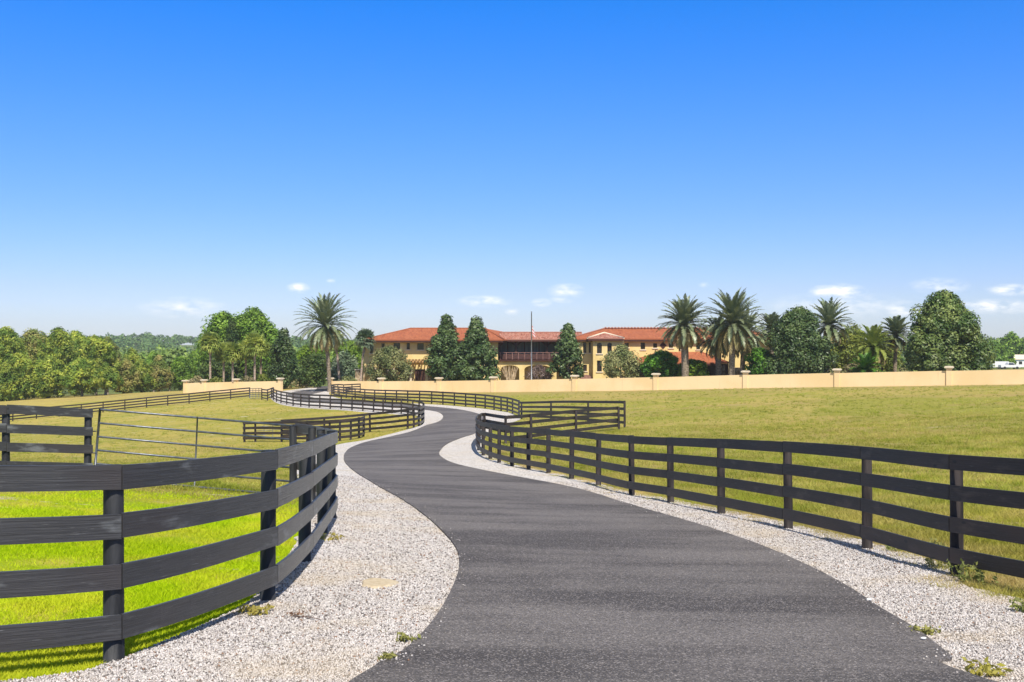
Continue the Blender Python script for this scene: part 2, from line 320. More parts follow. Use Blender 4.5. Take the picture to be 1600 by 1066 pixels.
L_grass2 = leafmat('dry_blades', (0.370, 0.310, 0.070), (0.580, 0.500, 0.160), (0.340, 0.340, 0.050), .8, .4, .08)
L_weed = leafmat('weed_leaves', (.13, .19, .04), (.26, .30, .10), (.30, .29, .09), .7, .3)

# ------------------------------------------------------------------ mesh helpers
COL = scene.collection
def mesh_np(name, V, Fc, k):                    # V (n,3); Fc (m,k) faces of k corners
    me = bpy.data.meshes.new(name); V = np.asarray(V, np.float32); Fc = np.asarray(Fc, np.int32)
    me.vertices.add(len(V)); me.vertices.foreach_set('co', V.ravel())
    me.loops.add(Fc.size); me.loops.foreach_set('vertex_index', Fc.ravel())
    me.polygons.add(len(Fc)); me.polygons.foreach_set('loop_start', np.arange(0, Fc.size, k, dtype=np.int32))
    try: me.polygons.foreach_set('loop_total', np.full(len(Fc), k, np.int32))
    except Exception: pass
    me.update(calc_edges=True); return me
def link(name, me, mat, parent=None, smooth=False):
    o = bpy.data.objects.new(name, me); COL.objects.link(o); me.materials.clear(); me.materials.append(mat)
    if parent is not None: o.parent = parent
    if smooth: me.polygons.foreach_set('use_smooth', [True]*len(me.polygons))
    return o
class MB:
    def __init__(s, origin=(0,0,0)): s.v = []; s.f = []; s.uv = []; s.o = origin
    def add(s, vs, fs, uvs=None):
        n = len(s.v); s.v += [(a-s.o[0], b-s.o[1], c-s.o[2]) for a, b, c in vs]
        for i, f in enumerate(fs):
            s.f.append(tuple(n+j for j in f)); s.uv.append(uvs[i] if uvs else [(0, 0)]*len(f))
    def box(s, x0, x1, y0, y1, z0, z1):
        s.add([(x0,y0,z0),(x1,y0,z0),(x1,y1,z0),(x0,y1,z0),(x0,y0,z1),(x1,y0,z1),(x1,y1,z1),(x0,y1,z1)],
              [(0,3,2,1),(4,5,6,7),(0,1,5,4),(1,2,6,5),(2,3,7,6),(3,0,4,7)])
    def tube(s, pts, rad, seg=8, cap=True):
        pts = [Vector(p) for p in pts]; rad = rad if isinstance(rad, (list, tuple)) else [rad]*len(pts); vs = []; fs = []
        for i, p in enumerate(pts):
            t = (pts[min(i+1, len(pts)-1)]-pts[max(i-1, 0)]).normalized()
            a = t.cross(Vector((0,0,1)) if abs(t.z) < .9 else Vector((1,0,0))).normalized(); b = t.cross(a)
            for k in range(seg):
                q = p+(a*math.cos(2*math.pi*k/seg)+b*math.sin(2*math.pi*k/seg))*rad[i]; vs.append(tuple(q))
        for i in range(len(pts)-1):
            for k in range(seg): fs.append((i*seg+k, i*seg+(k+1)%seg, (i+1)*seg+(k+1)%seg, (i+1)*seg+k))
        if cap: fs.append(tuple(range(seg))); fs.append(tuple((len(pts)-1)*seg+k for k in range(seg))[::-1])
        s.add(vs, fs)
    def poly(s, pts, thick=None):                  # planar polygon, optionally with thickness along a vector
        n = len(pts)
        if not thick: s.add(pts, [tuple(range(n))]); return
        t = Vector(thick); vs = [tuple(p) for p in pts]+[tuple(Vector(p)+t) for p in pts]
        fs = [tuple(range(n)), tuple(range(2*n-1, n-1, -1))]+[(i, i+n, (i+1)%n+n, (i+1)%n) for i in range(n)]
        s.add(vs, fs)
    def build(s, name, mat, parent=None, smooth=False):
        me = bpy.data.meshes.new(name); me.from_pydata(s.v, [], s.f); uvl = me.uv_layers.new(name='UVMap')
        uvl.data.foreach_set('uv', [c for f in s.uv for p in f for c in p]); me.update()
        return link(name, me, mat, parent, smooth)
def tag(o, label=None, cat=None, group=None, kind=None):
    if label: o['label'] = label
    if cat: o['category'] = cat
    if group: o['group'] = group
    if kind: o['kind'] = kind
    return o
def empty(name, loc, label, cat, group=None, rz=0.0):
    o = bpy.data.objects.new(name, None); COL.objects.link(o); o.location = loc; o.rotation_euler = (0, 0, rz); o.empty_display_size = .2
    return tag(o, label, cat, group)
def inside(poly, x, y):
    x = np.asarray(x); y = np.asarray(y); c = np.zeros(x.shape, bool); n = len(poly); j = n-1
    for i in range(n):
        xi, yi = poly[i]; xj, yj = poly[j]
        if yi != yj:
            c ^= ((yi > y) != (yj > y)) & (x < (xj-xi)*(y-yi)/(yj-yi)+xi)
        j = i
    return c
def catmull(P, n=6):
    P = [np.array(p, float) for p in P]; out = []
    for i in range(len(P)-1):
        p0 = P[max(i-1, 0)]; p1 = P[i]; p2 = P[i+1]; p3 = P[min(i+2, len(P)-1)]
        if i == 0: p0 = 2*p1-p2
        if i == len(P)-2: p3 = 2*p2-p1
        for k in range(n):
            t = k/n; out.append(.5*((2*p1)+(-p0+p2)*t+(2*p0-5*p1+4*p2-p3)*t*t+(-p0+3*p1-3*p2+p3)*t**3))
    out.append(P[-1]); return out

# ------------------------------------------------------------------ ground, gravel, road
def grow(a, b, s0, k):
    o = [a]; s = s0
    while o[-1] < b: o.append(o[-1]+s); s *= k
    return o
xs = np.array(sorted(set([-v for v in grow(60, 1700, 1.2, 1.12)]+list(np.arange(-60, 60, 1.))+grow(60, 1700, 1.2, 1.12))))
ys = np.array(list(np.arange(-40, 165, 1.))+grow(165, 1600, 1.2, 1.07))
XX, YY = np.meshgrid(xs, ys); ZZ = gz(XX, YY)
nx, ny = len(xs), len(ys); idx = np.arange(nx*ny).reshape(ny, nx)
Fg = np.stack([idx[:-1,:-1], idx[:-1,1:], idx[1:,1:], idx[1:,:-1]], -1).reshape(-1, 4)
g = link('ground', mesh_np('ground', np.c_[XX.ravel(), YY.ravel(), ZZ.ravel()], Fg, 4), M_ground, smooth=True); tag(g, kind='structure')

def sheet(name, poly, mat, off, step_near=.6, edge=.0, rough=0.0, seed=1):
    rr = random.Random(seed); P = []
    for i in range(len(poly)):
        a = poly[i]; b = poly[(i+1) % len(poly)]; L = math.dist(a, b); d = max((a[1]+b[1])/2, 4); st = max(.12, d*.02); n = max(1, int(L/st))
        nxv = (-(b[1]-a[1])/(L+1e-9), (b[0]-a[0])/(L+1e-9))
        for k in range(n):
            t = k/n; q = rough*(rr.random()-.5) if 0 < k else 0
            P.append((a[0]+(b[0]-a[0])*t+nxv[0]*q, a[1]+(b[1]-a[1])*t+nxv[1]*q))
    pa = np.array(P); x0, x1, y0, y1 = pa[:,0].min(), pa[:,0].max(), pa[:,1].min(), pa[:,1].max()
    gx, gy = np.meshgrid(np.arange(x0, x1, 1.0), np.arange(y0, y1, 1.0)); gx = gx.ravel(); gy = gy.ravel(); k = inside(P, gx, gy)
    pts = P+list(zip(gx[k].tolist(), gy[k].tolist()))
    n = len(P); r = delaunay_2d_cdt([Vector(p) for p in pts], [(i, (i+1) % n) for i in range(n)], [], 1, 1e-5)
    vv = r[0]; z = gz(np.array([v.x for v in vv]), np.array([v.y for v in vv]))+off
    me = bpy.data.meshes.new(name); verts = [(v.x, v.y, float(zz)) for v, zz in zip(vv, z)]
    faces = [tuple(f) for f in r[2]]
    nb = len(verts); zb = gz(pa[:,0], pa[:,1])+off
    for i in range(n): verts += [(P[i][0], P[i][1], float(zb[i])), (P[i][0], P[i][1], float(zb[i])-off-.05)]
    for i in range(n):
        j = (i+1) % n; faces.append((nb+2*i, nb+2*j, nb+2*j+1, nb+2*i+1))
    me.from_pydata(verts, [], faces); me.update(); o = link(name, me, mat); tag(o, kind='structure')
    return o
roadL = [(-2.6, 0.), (-1.75, 2.6)]+[G(*p) for p in [(565,1066),(600,1045),(640,1020),(680,975),(705,930),(717,895),(715,868),(700,845),(670,815),(630,785),(590,762),(560,743),(542,728),(537,716),(545,703),(570,692.5),(610,683.5),(650,673),(680,662),(692,654),(689,647),(675,642.5),(650,640),(626,638),(590,635.5),(567,634.5),(530,632),(500,630),(475,627.5),(460,624),(452,620),(450,616.5),(460,613),(480,610),(495,607.5),(502,604)]]
roadR = [(4.6, 0.), (4.05, 3.)]+[G(*p) for p in [(1515,1066),(1488,1038),(1431,993),(1375,959),(1319,921),(1240,880),(1131,837),(1000,797),(900,766),(800,746),(750,736),(712,727),(694,719),(686,709),(697,696),(719,686),(741,679),(752,670),(758,661),(757,652),(735,644),(704,639),(660,635),(626,631.5),(590,629.5),(567,628),(530,626),(500,623.5),(486,621),(482,618.5),(490,616),(505,612.5),(513,609),(519,605)]]
def smooth_line(P, n=4): return [tuple(p) for p in catmull(P, n)]
extra = [(XD(520, 185), 185.), (XD(540, 215), 215.)]
roadL2 = smooth_line(roadL)+[(XD(505, 185)-1.5, 185.), (XD(525, 215)-1.5, 215.)]; roadR2 = smooth_line(roadR)+[(XD(520, 185)+1, 185.), (XD(540, 215)+1, 215.)]
road_poly = roadL2+roadR2[::-1]
sheet('road', road_poly, M_asphalt, .055, rough=.035, seed=3)
gravL = [(-7.5, 2.5), (-4.6, 4.9)]+[G(*p) for p in [(60,1066),(170,1043),(250,1012),(330,976),(388,946),(430,905),(452,870),(470,840),(485,800),(488,775),(478,752),(462,745),(462,725),(495,706),(530,695),(568,689),(600,681.5),(637,672),(650,668),(661,663),(663,657),(655,651),(640,649),(627,648.5),(598,646.5),(567,644.5),(533,641.5),(499,639.5),(470,637.5),(448,634.5),(432,630),(424,624),(422,618),(432,613),(457,609.5),(482,606.5)]]
gravR = [(8.2, 4.)]+[G(*p) for p in [(1600,943),(1495,893),(1355,850),(1232,820),(1127,798),(1048,782),(987,771),(935,757),(893,746),(857,737),(826,731),(800,724),(775,716),(757,704),(752,694),(756,684),(765,675),(778,668),(795,662),(808,658),(813,654.5),(801,647),(783,643.5),(758,639.5),(727,636.5),(692,633.5),(655,631.5),(620,629.7),(585,628),(570,626.7),(545,624.7),(528,622.5),(518,619.5),(514,615),(517,611),(521,606)]]
grav_poly = smooth_line(gravL)+smooth_line(gravR)[::-1]
sheet('gravel_verge', grav_poly, M_gravel, .028, rough=.16, seed=5)

# loose stones lying on the gravel near the camera
rs = np.random.default_rng(11)
def stones(name, n, x0, x1, y0, y1, mat, s0, s1, poly_in, poly_out, off):
    d = np.exp(rs.uniform(np.log(y0), np.log(y1), n)); x = rs.uniform(x0, x1, n)*d/y1 if False else rs.uniform(-.62, .62, n)*d
    k = inside(poly_in, x, d) & ~inside(poly_out, x, d); x = x[k]; d = d[k]; n = len(x)
    s = rs.uniform(s0, s1, n)*(1+.25*(d-6)/10); base = np.array([(1,0,0),(0,1,0),(-1,0,0),(0,-1,0),(0,0,.75),(0,0,-.5)])
    V = base[None]*s[:,None,None]*rs.uniform(.6, 1.25, (n, 6, 1)); a = rs.uniform(0, 6.28, n); ca, sa = np.cos(a), np.sin(a)
    Vx = V[...,0]*ca[:,None]-V[...,1]*sa[:,None]*.75; Vy = V[...,0]*sa[:,None]+V[...,1]*ca[:,None]*.75
    z = gz(x, d)+off
    P = np.stack([Vx+x[:,None], Vy+d[:,None], V[...,2]+z[:,None]+V[...,0]*.25], -1).reshape(-1, 3)
    f = np.array([(0,1,4),(1,2,4),(2,3,4),(3,0,4),(1,0,5),(2,1,5),(3,2,5),(0,3,5)])
    Fc = (f[None]+np.arange(n)[:,None,None]*6).reshape(-1, 3)
    return link(name, mesh_np(name, P, Fc, 3), mat)
def stone_mat():
    m, nt, b, o = new_mat('gravel_stones'); g_ = nt.nodes.new('ShaderNodeNewGeometry'); r = g_.outputs['Random Per Island']
    c = mixc(nt, r, (.30, .27, .26), (.75, .71, .695)); c = mixc(nt, rng(nt, r, .83, .86), c, (.14, .125, .12)); c = mixc(nt, rng(nt, r, .04, .02), c, (.24, .14, .09))
    st = rng(nt, noise(nt, g_.outputs['Position'], .8, 4), .46, .68); c = mixc(nt, math_n(nt, 'MULTIPLY', st, .4), c, (.50, .41, .29))
    nt.links.new(c, b.inputs['Base Color']); b.inputs['Roughness'].default_value = .8; b.inputs['Specular IOR Level'].default_value = .25; return m
tag(stones('gravel_stones', 520000, 0, 0, 4.5, 26, stone_mat(), .0055, .0145, grav_poly, road_poly, .031), 'loose white and grey stones on the gravel verges beside the drive', 'gravel', kind='stuff')

def stray(name, label, n):
    px_, py_ = [], []
    for L_ in (roadL2, roadR2):
        A_ = np.array([p for p in L_ if 4 < p[1] < 45]); k = rs.integers(0, len(A_)-1, n); t_ = rs.random(n)[:,None]; q_ = A_[k]*(1-t_)+A_[k+1]*t_; px_.append(q_[:,0]+rs.normal(0, .09, n)); py_.append(q_[:,1]+rs.normal(0, .05, n))
    x = np.concatenate(px_); y = np.concatenate(py_); k = inside(road_poly, x, y); x = x[k]; y = y[k]; n = len(x)
    base = np.array([(1,0,0),(0,1,0),(-1,0,0),(0,-1,0),(0,0,.75),(0,0,-.5)]); V = base[None]*rs.uniform(.004, .012, n)[:,None,None]*rs.uniform(.6, 1.25, (n, 6, 1))
    P = np.stack([V[...,0]+x[:,None], V[...,1]+y[:,None], V[...,2]+(gz(x, y)+.058)[:,None]], -1).reshape(-1, 3); f = np.array([(0,1,4),(1,2,4),(2,3,4),(3,0,4),(1,0,5),(2,1,5),(3,2,5),(0,3,5)])
    tag(link(name, mesh_np(name, P, (f[None]+np.arange(n)[:,None,None]*6).reshape(-1, 3), 3), MATS['gravel_stones']), label, 'gravel', kind='stuff')
stray('stray_gravel', 'stray pale stones scattered on the edges of the asphalt', 330)
# ------------------------------------------------------------------ fences
def post_mesh(mat_seg=12, r=.066, h=1.292):
    mb = MB(); mb.tube([(0,0,-.25),(0,0,.5),(.004,.002,h-.012),(.004,.002,h)], [r*1.04, r, r*.97, r*.9], mat_seg)
    me = bpy.data.meshes.new('post'); me.from_pydata(mb.v, [], mb.f); me.update(); me.polygons.foreach_set('use_smooth', [len(f) == 4 for f in mb.f]); return me
POST_B = post_mesh(); POST_B.materials.append(M_post); POST_W = post_mesh(10); POST_W.materials.append(M_post2)
TOPS = (1.30, .975, .65, .325); BW = .158; BT = .028
def fence(P, label, cat, side, weathered=False, group=None, hs=None, tilt=.0, name='board_fence', joints=True):
    """P world points of the posts, side +1: boards to the left of the walking direction, -1: to the right"""
    mid = P[len(P)//2]; z0 = gz1(*mid); root = empty(name, (mid[0], mid[1], z0), label, cat, group); O = (mid[0], mid[1], z0)
    hs = hs or [1.0]*len(P); rr = random.Random(int(abs(P[0][0]*100))+3)
    for i, (x, y) in enumerate(P):
        o = bpy.data.objects.new('post', POST_W if weathered else POST_B); COL.objects.link(o); o.parent = root
        o.location = (x-O[0], y-O[1], gz1(x, y)-O[2]); o.rotation_euler = (rr.uniform(-.012, .012), rr.uniform(-.012, .012), rr.uniform(0, 6)); o.scale = (1, 1, hs[i]*rr.uniform(.985, 1.01))
    n = 6; C = catmull(P, n); C = [np.array(c)*.35+.65*(np.array(P[min(i//n, len(P)-1)])*(1-(i % n)/n)+np.array(P[min(i//n+1, len(P)-1)])*((i % n)/n)) for i, c in enumerate(C)]; zz = gz(np.array([c[0] for c in C]), np.array([c[1] for c in C]))
    H = np.interp(np.arange(len(C))/n, range(len(P)), hs)
    nor = []
    for i in range(len(C)):
        t = C[min(i+1, len(C)-1)]-C[max(i-1, 0)]; t /= np.linalg.norm(t)+1e-9; nor.append(np.array([-t[1], t[0]])*side)
    for s in range(len(P)-1):
        for lv, top in enumerate(TOPS):
            mb = MB(O); i0 = s*n; dz0, dz1 = rr.uniform(-.009, .009), rr.uniform(-.009, .009); u = rr.uniform(0, 50); v0 = rr.uniform(0, 9); ring = []
            ln = 0; prev = None; rl = rr.uniform(-.012, .012); sgap = .005
            for k in range(n+1):
                c = C[i0+k].copy(); nn = nor[i0+k]
                if k == 0 and s > 0: c = c+(C[i0+1]-C[i0])/np.linalg.norm(C[i0+1]-C[i0])*sgap
                if k == n: c = c-(C[i0+n]-C[i0+n-1])/np.linalg.norm(C[i0+n]-C[i0+n-1])*sgap
                if s == 0 and k == 0: c = c-(C[1]-C[0])/np.linalg.norm(C[1]-C[0])*.07
                if s == len(P)-2 and k == n: c = c+(C[-1]-C[-2])/np.linalg.norm(C[-1]-C[-2])*.07
                if prev is not None: ln += float(np.linalg.norm(c-prev))
                prev = c; zt = zz[i0+k]+top*H[i0+k]+dz0+(dz1-dz0)*k/n; zb = zt-BW
                a = c+nn*(.064+rl*(0)); b_ = c+nn*(.064+BT)
                tl = tilt*.01
                ring.append(([(a[0], a[1], zb), (b_[0]+nn[0]*tl, b_[1]+nn[1]*tl, zb), (b_[0], b_[1], zt), (a[0], a[1], zt)], u+ln))
            vs = [p for r_, _ in ring for p in r_]; fs = []; uvs = []
            for k in range(n):
                a = 4*k; b_ = a+4; u0, u1 = ring[k][1], ring[k+1][1]
                for (p, q, va, vb) in ((0,1,v0-.03,v0), (1,2,v0,v0+BW), (2,3,v0+BW,v0+BW+.03), (3,0,v0+.3,v0+.3+BW)):
                    fs.append((a+p, b_+p, b_+q, a+q) if side < 0 else (a+q, b_+q, b_+p, a+p))
                    uv = [(u0, va), (u1, va), (u1, vb), (u0, vb)]; uvs.append(uv if side < 0 else [uv[3], uv[2], uv[1], uv[0]])
            e = 4*n; fs += [(3,2,1,0), (e, e+1, e+2, e+3)]; uvs += [[(u, v0)]*4, [(u+2, v0)]*4]
            mb.add(vs, fs, uvs); mb.build('rail', M_board2 if weathered else M_board, root)
    return root
def px_posts(L): return [G(a, b) for a, b in L]
# near left
nl = [(-6.0, 4.0), (-4.4, 5.45)]+px_posts([(178,1037),(418,943),(476,882),(504,838)])
D = nl[-1]; nl += [(D[0]-.22, D[1]+1.9), (-3.05, 16.3), (-3.42, 17.5), (-3.9, 18.25)]
fence(nl, 'black four-board fence curving along the gravel in the left foreground up to the gate', 'fence', -1)
# left side fence beside the gate
ls = [(-7.75, 18.7), (-8.85, 17.9), (-10.6, 16.6), (-12.4, 15.2)]
fence(ls, 'short run of dark board fence at the left edge, beyond the tube gate', 'fence', 1)
# near right
rn = [(6.6, 5.6), (5.45, 8.0)]+px_posts([(1495,905),(1355,861),(1232,829),(1127,805),(1048,787.6),(987,776),(935,761),(893,750),(857,741),(826,735.5),(800,730),(780,724.5),(766,719),(755,713),(748,705)])
q = rn[-1]; rn += [G(746,697), G(749,690), G(757,685)]
r1 = px_posts([(757,685)])+[(XD(790, 47.4), 47.4), (XD(830, 48.8), 48.8), (XD(900, 53.), 53.), (XD(967, 57.6), 57.6)]
rn = rn[:-1]+r1
fence(rn, 'weathered four-board fence along the right of the drive, curving back into the field', 'fence', 1, True)
# right far: from the corner in the field round to the road and on towards the wall
r2 = [(XD(976, 60), 60.), (XD(919, 65.), 65.), (XD(861, 71.2), 71.2)]+px_posts([(815,655),(811,650.5),(801,646.5),(792.7,644.3),(783,642.6),(772,640.5),(758,638.6),(743,637),(727.7,635.6),(710,634),(692,632.5),(674.5,631.3),(655.7,630.2),(637,629.5),(619.6,628.8),(602,627.8),(585.5,626.8),(570,625.5),(555,624),(541,622),(530,620.3),(522,618.5),(518,616.5)])
hs = [1.22, 1.14, 1.06]+[1.0]*(len(r2)-3)
e = r2[-1]; r2 += [(e[0]+.5, e[1]+2.), (XD(537, 135), 135.), (XD(550, 136.), 136.), (XD(563, 137), 137.)]; hs += [1.0]*4
fence(r2, 'dark fence beyond the drive, from the field corner back towards the wall', 'fence', 1, True, hs=hs)
# mid left: paddock fence round the bend
m2 = [(XD(440, 66), 66.), (XD(507, 67), 67.)]+px_posts([(578,676),(637,670.5),(646.6,669),(654.5,666.5),(659.5,663.5),(661.5,660),(661,656.5),(655,652.5),(645,650),(627,647.3),(613,646.8),(598.5,645.5),(583.6,644.3),(567,643.2),(550,641.8),(533,640.5),(516,639.7),(499.6,638.5),(483,637.5),(470,636.3),(458,634.8),(448,633),(439,631),(432,628.6),(427,626),(424,623)])
fence(m2, 'long dark board fence looping round the second bend of the drive, left of centre', 'fence', -1, True)
m1 = [(XD(382, 65.5), 65.5), (XD(399, 65.2), 65.2), (XD(440, 64.), 64.), (XD(480, 63.), 63.), (XD(515, 62.), 62.), (XD(531, 61.6), 61.6), (XD(548, 61.7), 61.7), (XD(561, 62.6), 62.6), (XD(568, 64.), 64.)]
fence(m1, 'short dark board fence standing behind the near fence corner, ending beside the gravel', 'fence', -1, True)
fl = [G(424,622.5), (XD(430, 121), 121.), (XD(409, 123.5), 123.5), (XD(394, 125), 125.)]
fl0 = [(XD(411, 118), 118.), (XD(404, 121.5), 121.5)]
a = G(424, 622.5); fence([(a[0]-.1, a[1]+1.6), (XD(418, 117), 117.), (XD(409, 120.5), 120.5)], 'tiny link of dark board fence between loop fence and far gate', 'fence', -1, True)
flp = px_posts([(390,621.5),(360.5,624.3),(328,627.5),(295.5,631),(262,634),(229,637.5),(195,641),(161,644.8),(127,648.3),(92,651.5),(57,654.8),(20,658.5),(-18,662),(-58,666)])
fence(flp, 'far dark board fence climbing across the left paddock in front of the woods', 'fence', 1, True)

def tube_gate(P0, P1, z0, z1, n, r, label, group=None, braces=(.5,), name='tube_gate', lean=(0,0), h=1.25):
    root = empty(name, (P0[0], P0[1], z0), label, 'gate', group); O = (P0[0], P0[1], z0)
    A = Vector((P0[0], P0[1], z0)); B = Vector((P1[0], P1[1], z1))
    for i in range(n):
        mb = MB(O); zz = h*i/(n-1)
        mb.tube([A+Vector((lean[0]*zz, lean[1]*zz, zz)), (A+B)/2+Vector((lean[0]*zz, lean[1]*zz, zz-.004)), B+Vector((0, 0, zz))], r, 8); mb.build('rail', M_tube, root, True)
    for t in (0,)+tuple(braces)+(1,):
        mb = MB(O); p = A.lerp(B, t); l = 1-t
        mb.tube([p+Vector((0,0,-.02)), p+Vector((lean[0]*h*l, lean[1]*h*l, h+.02))], r*(1.25 if t in (0,1) else .8), 8)
        mb.build('upright' if t in (0,1) else 'brace', M_tube, root, True)
    return root
zl = ZD(640, 18.9)-1.25; zr = ZD(666, 18.3)-1.25
gt = tube_gate((XD(147, 18.9), 18.9), (XD(459, 18.35), 18.35), zl, zr, 6, .019, 'grey tubular steel field gate leaning between the two near left fences', braces=(.51,), lean=(.09, 0))
for zz in (.45, .85):
    mb = MB(tuple(gt.location)); mb.tube([(XD(145, 18.9)-.2, 18.9, zl+zz), (XD(147, 18.9)+.05, 18.88, zl+zz)], .012, 6); mb.build('hinge', M_tube, gt)
tube_gate((XD(399, 65.7), 65.7), (XD(440, 65.9), 65.9), gz1(XD(399, 65.7), 65.7)+.15, gz1(XD(440, 65.9), 65.9)+.15, 5, .018, 'thin dark tube gate in the gap left of the short middle fence', braces=(.33, .66), h=1.05)
tube_gate((XD(390.5, 122.5), 122.5), (XD(409, 121), 121.), gz1(XD(390, 122.5), 122.5)+.2, gz1(XD(409, 121), 121.)+.2, 6, .035, 'far dark field gate where the far paddock fence meets the loop fence', braces=(.25, .5, .75), h=1.15)
# loose wire on the corner post
mb = MB((D[0], D[1], gz1(*D)+1.3)); z = gz1(*D)+1.34; rr = random.Random(4)
for k in range(3):
    p = [(D[0]+.02+.07*math.sin(t*2.1+k)-.05*k, D[1]-.2+.14*t, z+.02*math.sin(t*3+k)+.035*(k == 1)) for t in [j*.4 for j in range(9)]]
    mb.tube(p, .004, 5)
tag(mb.build('wire', M_wire), 'loose pale wire tangled over the top board at the fence corner', 'wire')

# ------------------------------------------------------------------ grass blades
def blades(name, n, f_pos, mat, h0, h1, wd):
    x, y = f_pos(n); n = len(x); z = gz(x, y); a = rs.uniform(0, 6.28, n); h = rs.uniform(h0, h1, n); wv = wd*(1+.03*y)
    dx, dy = np.cos(a)*wv, np.sin(a)*wv; lx = rs.normal(0, .9, n)*h; lyy = rs.normal(0, .9, n)*h
    V = np.stack([np.stack([x-dx, y-dy, z-.01], -1), np.stack([x+dx, y+dy, z-.01], -1), np.stack([x+lx, y+lyy, z+h], -1)], 1).reshape(-1, 3)
    return link(name, mesh_np(name, V, np.arange(3*n).reshape(-1, 3), 3), mat)
def vnoise(x, y, s, seed=0):
    r2 = np.random.default_rng(seed); T = r2.random((64, 64)); u = x*s; v = y*s; i = np.floor(u).astype(int); j = np.floor(v).astype(int); fu = u-i; fv = v-j
    fu = fu*fu*(3-2*fu); fv = fv*fv*(3-2*fv)
    return (T[i%64,j%64]*(1-fu)+T[(i+1)%64,j%64]*fu)*(1-fv)+(T[i%64,(j+1)%64]*(1-fu)+T[(i+1)%64,(j+1)%64]*fu)*fv
def lush_pos(n):
    d = np.exp(rs.uniform(np.log(5.), np.log(19), n)); x = rs.uniform(-.56, -.1, n)*d
    dens = vnoise(x, d, .9, 3)
    k = ~inside(grav_poly, x, d) & (x < 0) & (rs.random(n) < np.clip(dens*2.2-.25, .12, 1.)) & ((d < 14.5) | (rs.random(n) < (19-d)/5)); return x[k], d[k]
tag(blades('grass', 330000, lush_pos, L_grass, .015, .042, .0046), 'lush bright green grass behind the near left fence', 'grass', kind='stuff')
def dry_pos(n):
    d = np.exp(rs.uniform(np.log(7.), np.log(60), n)); x = rs.uniform(.02, .56, n)*d
    c = vnoise(x, d, .7, 8)*.6+vnoise(x, d, 3.1, 9)*.4; k = ~inside(grav_poly, x, d) & ~inside(road_poly, x, d) & (rs.random(n) < np.clip((c-.28)*3, .12, 1)); return x[k], d[k]
tag(blades('dry_grass', 420000, dry_pos, L_grass2, .03, .10, .0045), 'short dry yellow grass of the field behind the right fence', 'grass', kind='stuff')
def left_pos(n):
    d = np.exp(rs.uniform(np.log(17.), np.log(64), n)); x = rs.uniform(-.56, -.1, n)*d
    c = vnoise(x, d, .5, 18)*.6+vnoise(x, d, 2.1, 19)*.4; k = ~inside(grav_poly, x, d) & ~inside(road_poly, x, d) & (rs.random(n) < np.clip((c-.36)*3, .03, 1)); return x[k], d[k]
tag(blades('paddock_grass', 120000, left_pos, L_grass2, .03, .08, .005), 'short yellowing grass of the paddock beyond the tube gate', 'grass', kind='stuff')

def tuft_pos(x0, x1, d0, d1, nt_):
    def f(n):
        d = np.exp(rs.uniform(np.log(d0), np.log(d1), nt_)); p = rs.uniform(x0, x1, nt_)*d; c = vnoise(p+200, d, .21, 31); k = rs.random(nt_) < .25+c*.9; p = p[k]; d = d[k]; m = rs.integers(3, 14, len(p))
        x = np.repeat(p, m)+rs.normal(0, .07, m.sum()); y = np.repeat(d, m)+rs.normal(0, .07, m.sum()); k = ~inside(grav_poly, x, y) & ~inside(road_poly, x, y) & (.54*x+y < 128); return x[k], y[k]
    return f
L_tuft = leafmat('tuft_blades', (0.340, 0.340, 0.045), (0.640, 0.600, 0.170), (0.260, 0.310, 0.035), .8, .4, .08)
tag(blades('field_tufts', 1, tuft_pos(-.02, .56, 18, 118, 22000), L_tuft, .05, .14, .0045), 'scattered pale and green tufts across the right field', 'grass', kind='stuff')
tag(blades('paddock_tufts', 1, tuft_pos(-.56, -.06, 18, 125, 14000), L_tuft, .04, .12, .0045), 'scattered pale and green tufts across the left paddock', 'grass', kind='stuff')
def edge_pos(n):
    A_ = np.array([p for p in smooth_line(gravR) if 4 < p[1] < 42]); k = rs.integers(0, len(A_)-1, n//60); t_ = rs.random(n//60)[:,None]; c = A_[k]*(1-t_)+A_[k+1]*t_
    c = c[np.linalg.norm(A_[k]-A_[k+1], axis=1) < 3]; c[:,0] += rs.normal(.22, .26, len(c)); m = rs.integers(10, 110, len(c)); x = np.repeat(c[:,0], m)+rs.normal(0, .05, m.sum()); y = np.repeat(c[:,1], m)+rs.normal(0, .05, m.sum())
    k = ~inside(road_poly, x, y); return x[k], y[k]+0
L_straw = leafmat('straw_blades', (.46, .34, .12), (.66, .54, .25), (.38, .36, .08), .8, .35, .08)
tag(blades('verge_grass', 150000, edge_pos, L_straw, .02, .075, .0042), 'ragged tufts of dry grass where the gravel meets the fields', 'grass', kind='stuff')
# ------------------------------------------------------------------ leaves, trees
def leaves_mesh(name, C, Nn, S, asp=.55):
    n = len(C); t = rs.normal(size=(n, 3)); t -= (t*Nn).sum(1)[:,None]*Nn; t /= np.linalg.norm(t, axis=1)[:,None]+1e-9; b = np.cross(Nn, t)
    S = S[:,None]; V = np.stack([C-t*S, C-b*S*asp, C+t*S, C+b*S*asp], 1).reshape(-1, 3)
    return mesh_np(name, V, np.arange(4*n).reshape(-1, 4), 4)
PROF = {'round': lambda t: np.sqrt(np.clip(1-(2*t-1)**2, 0, 1)), 'dome': lambda t: np.sqrt(np.clip(1-np.clip((t-.3)/.7, -1, 1)**2, 0, 1))*np.clip(.72+t, 0, 1),
        'cone': lambda t: np.clip((1-t)**.72*1.14, 0, 1)*np.clip(.62+t*3.2, 0, 1)+.05, 'egg': lambda t: np.clip(np.sin(np.clip(t, 0, 1)**.62*math.pi)**.75, 0, 1)*.97+.03,
        'broad': lambda t: np.clip((1-t)**.5*1.0, 0, 1)*np.clip(.78+t*1.2, 0, 1)+.06,
        'box': lambda t: np.clip(1-(np.abs(2*t-1))**5, 0, 1)}
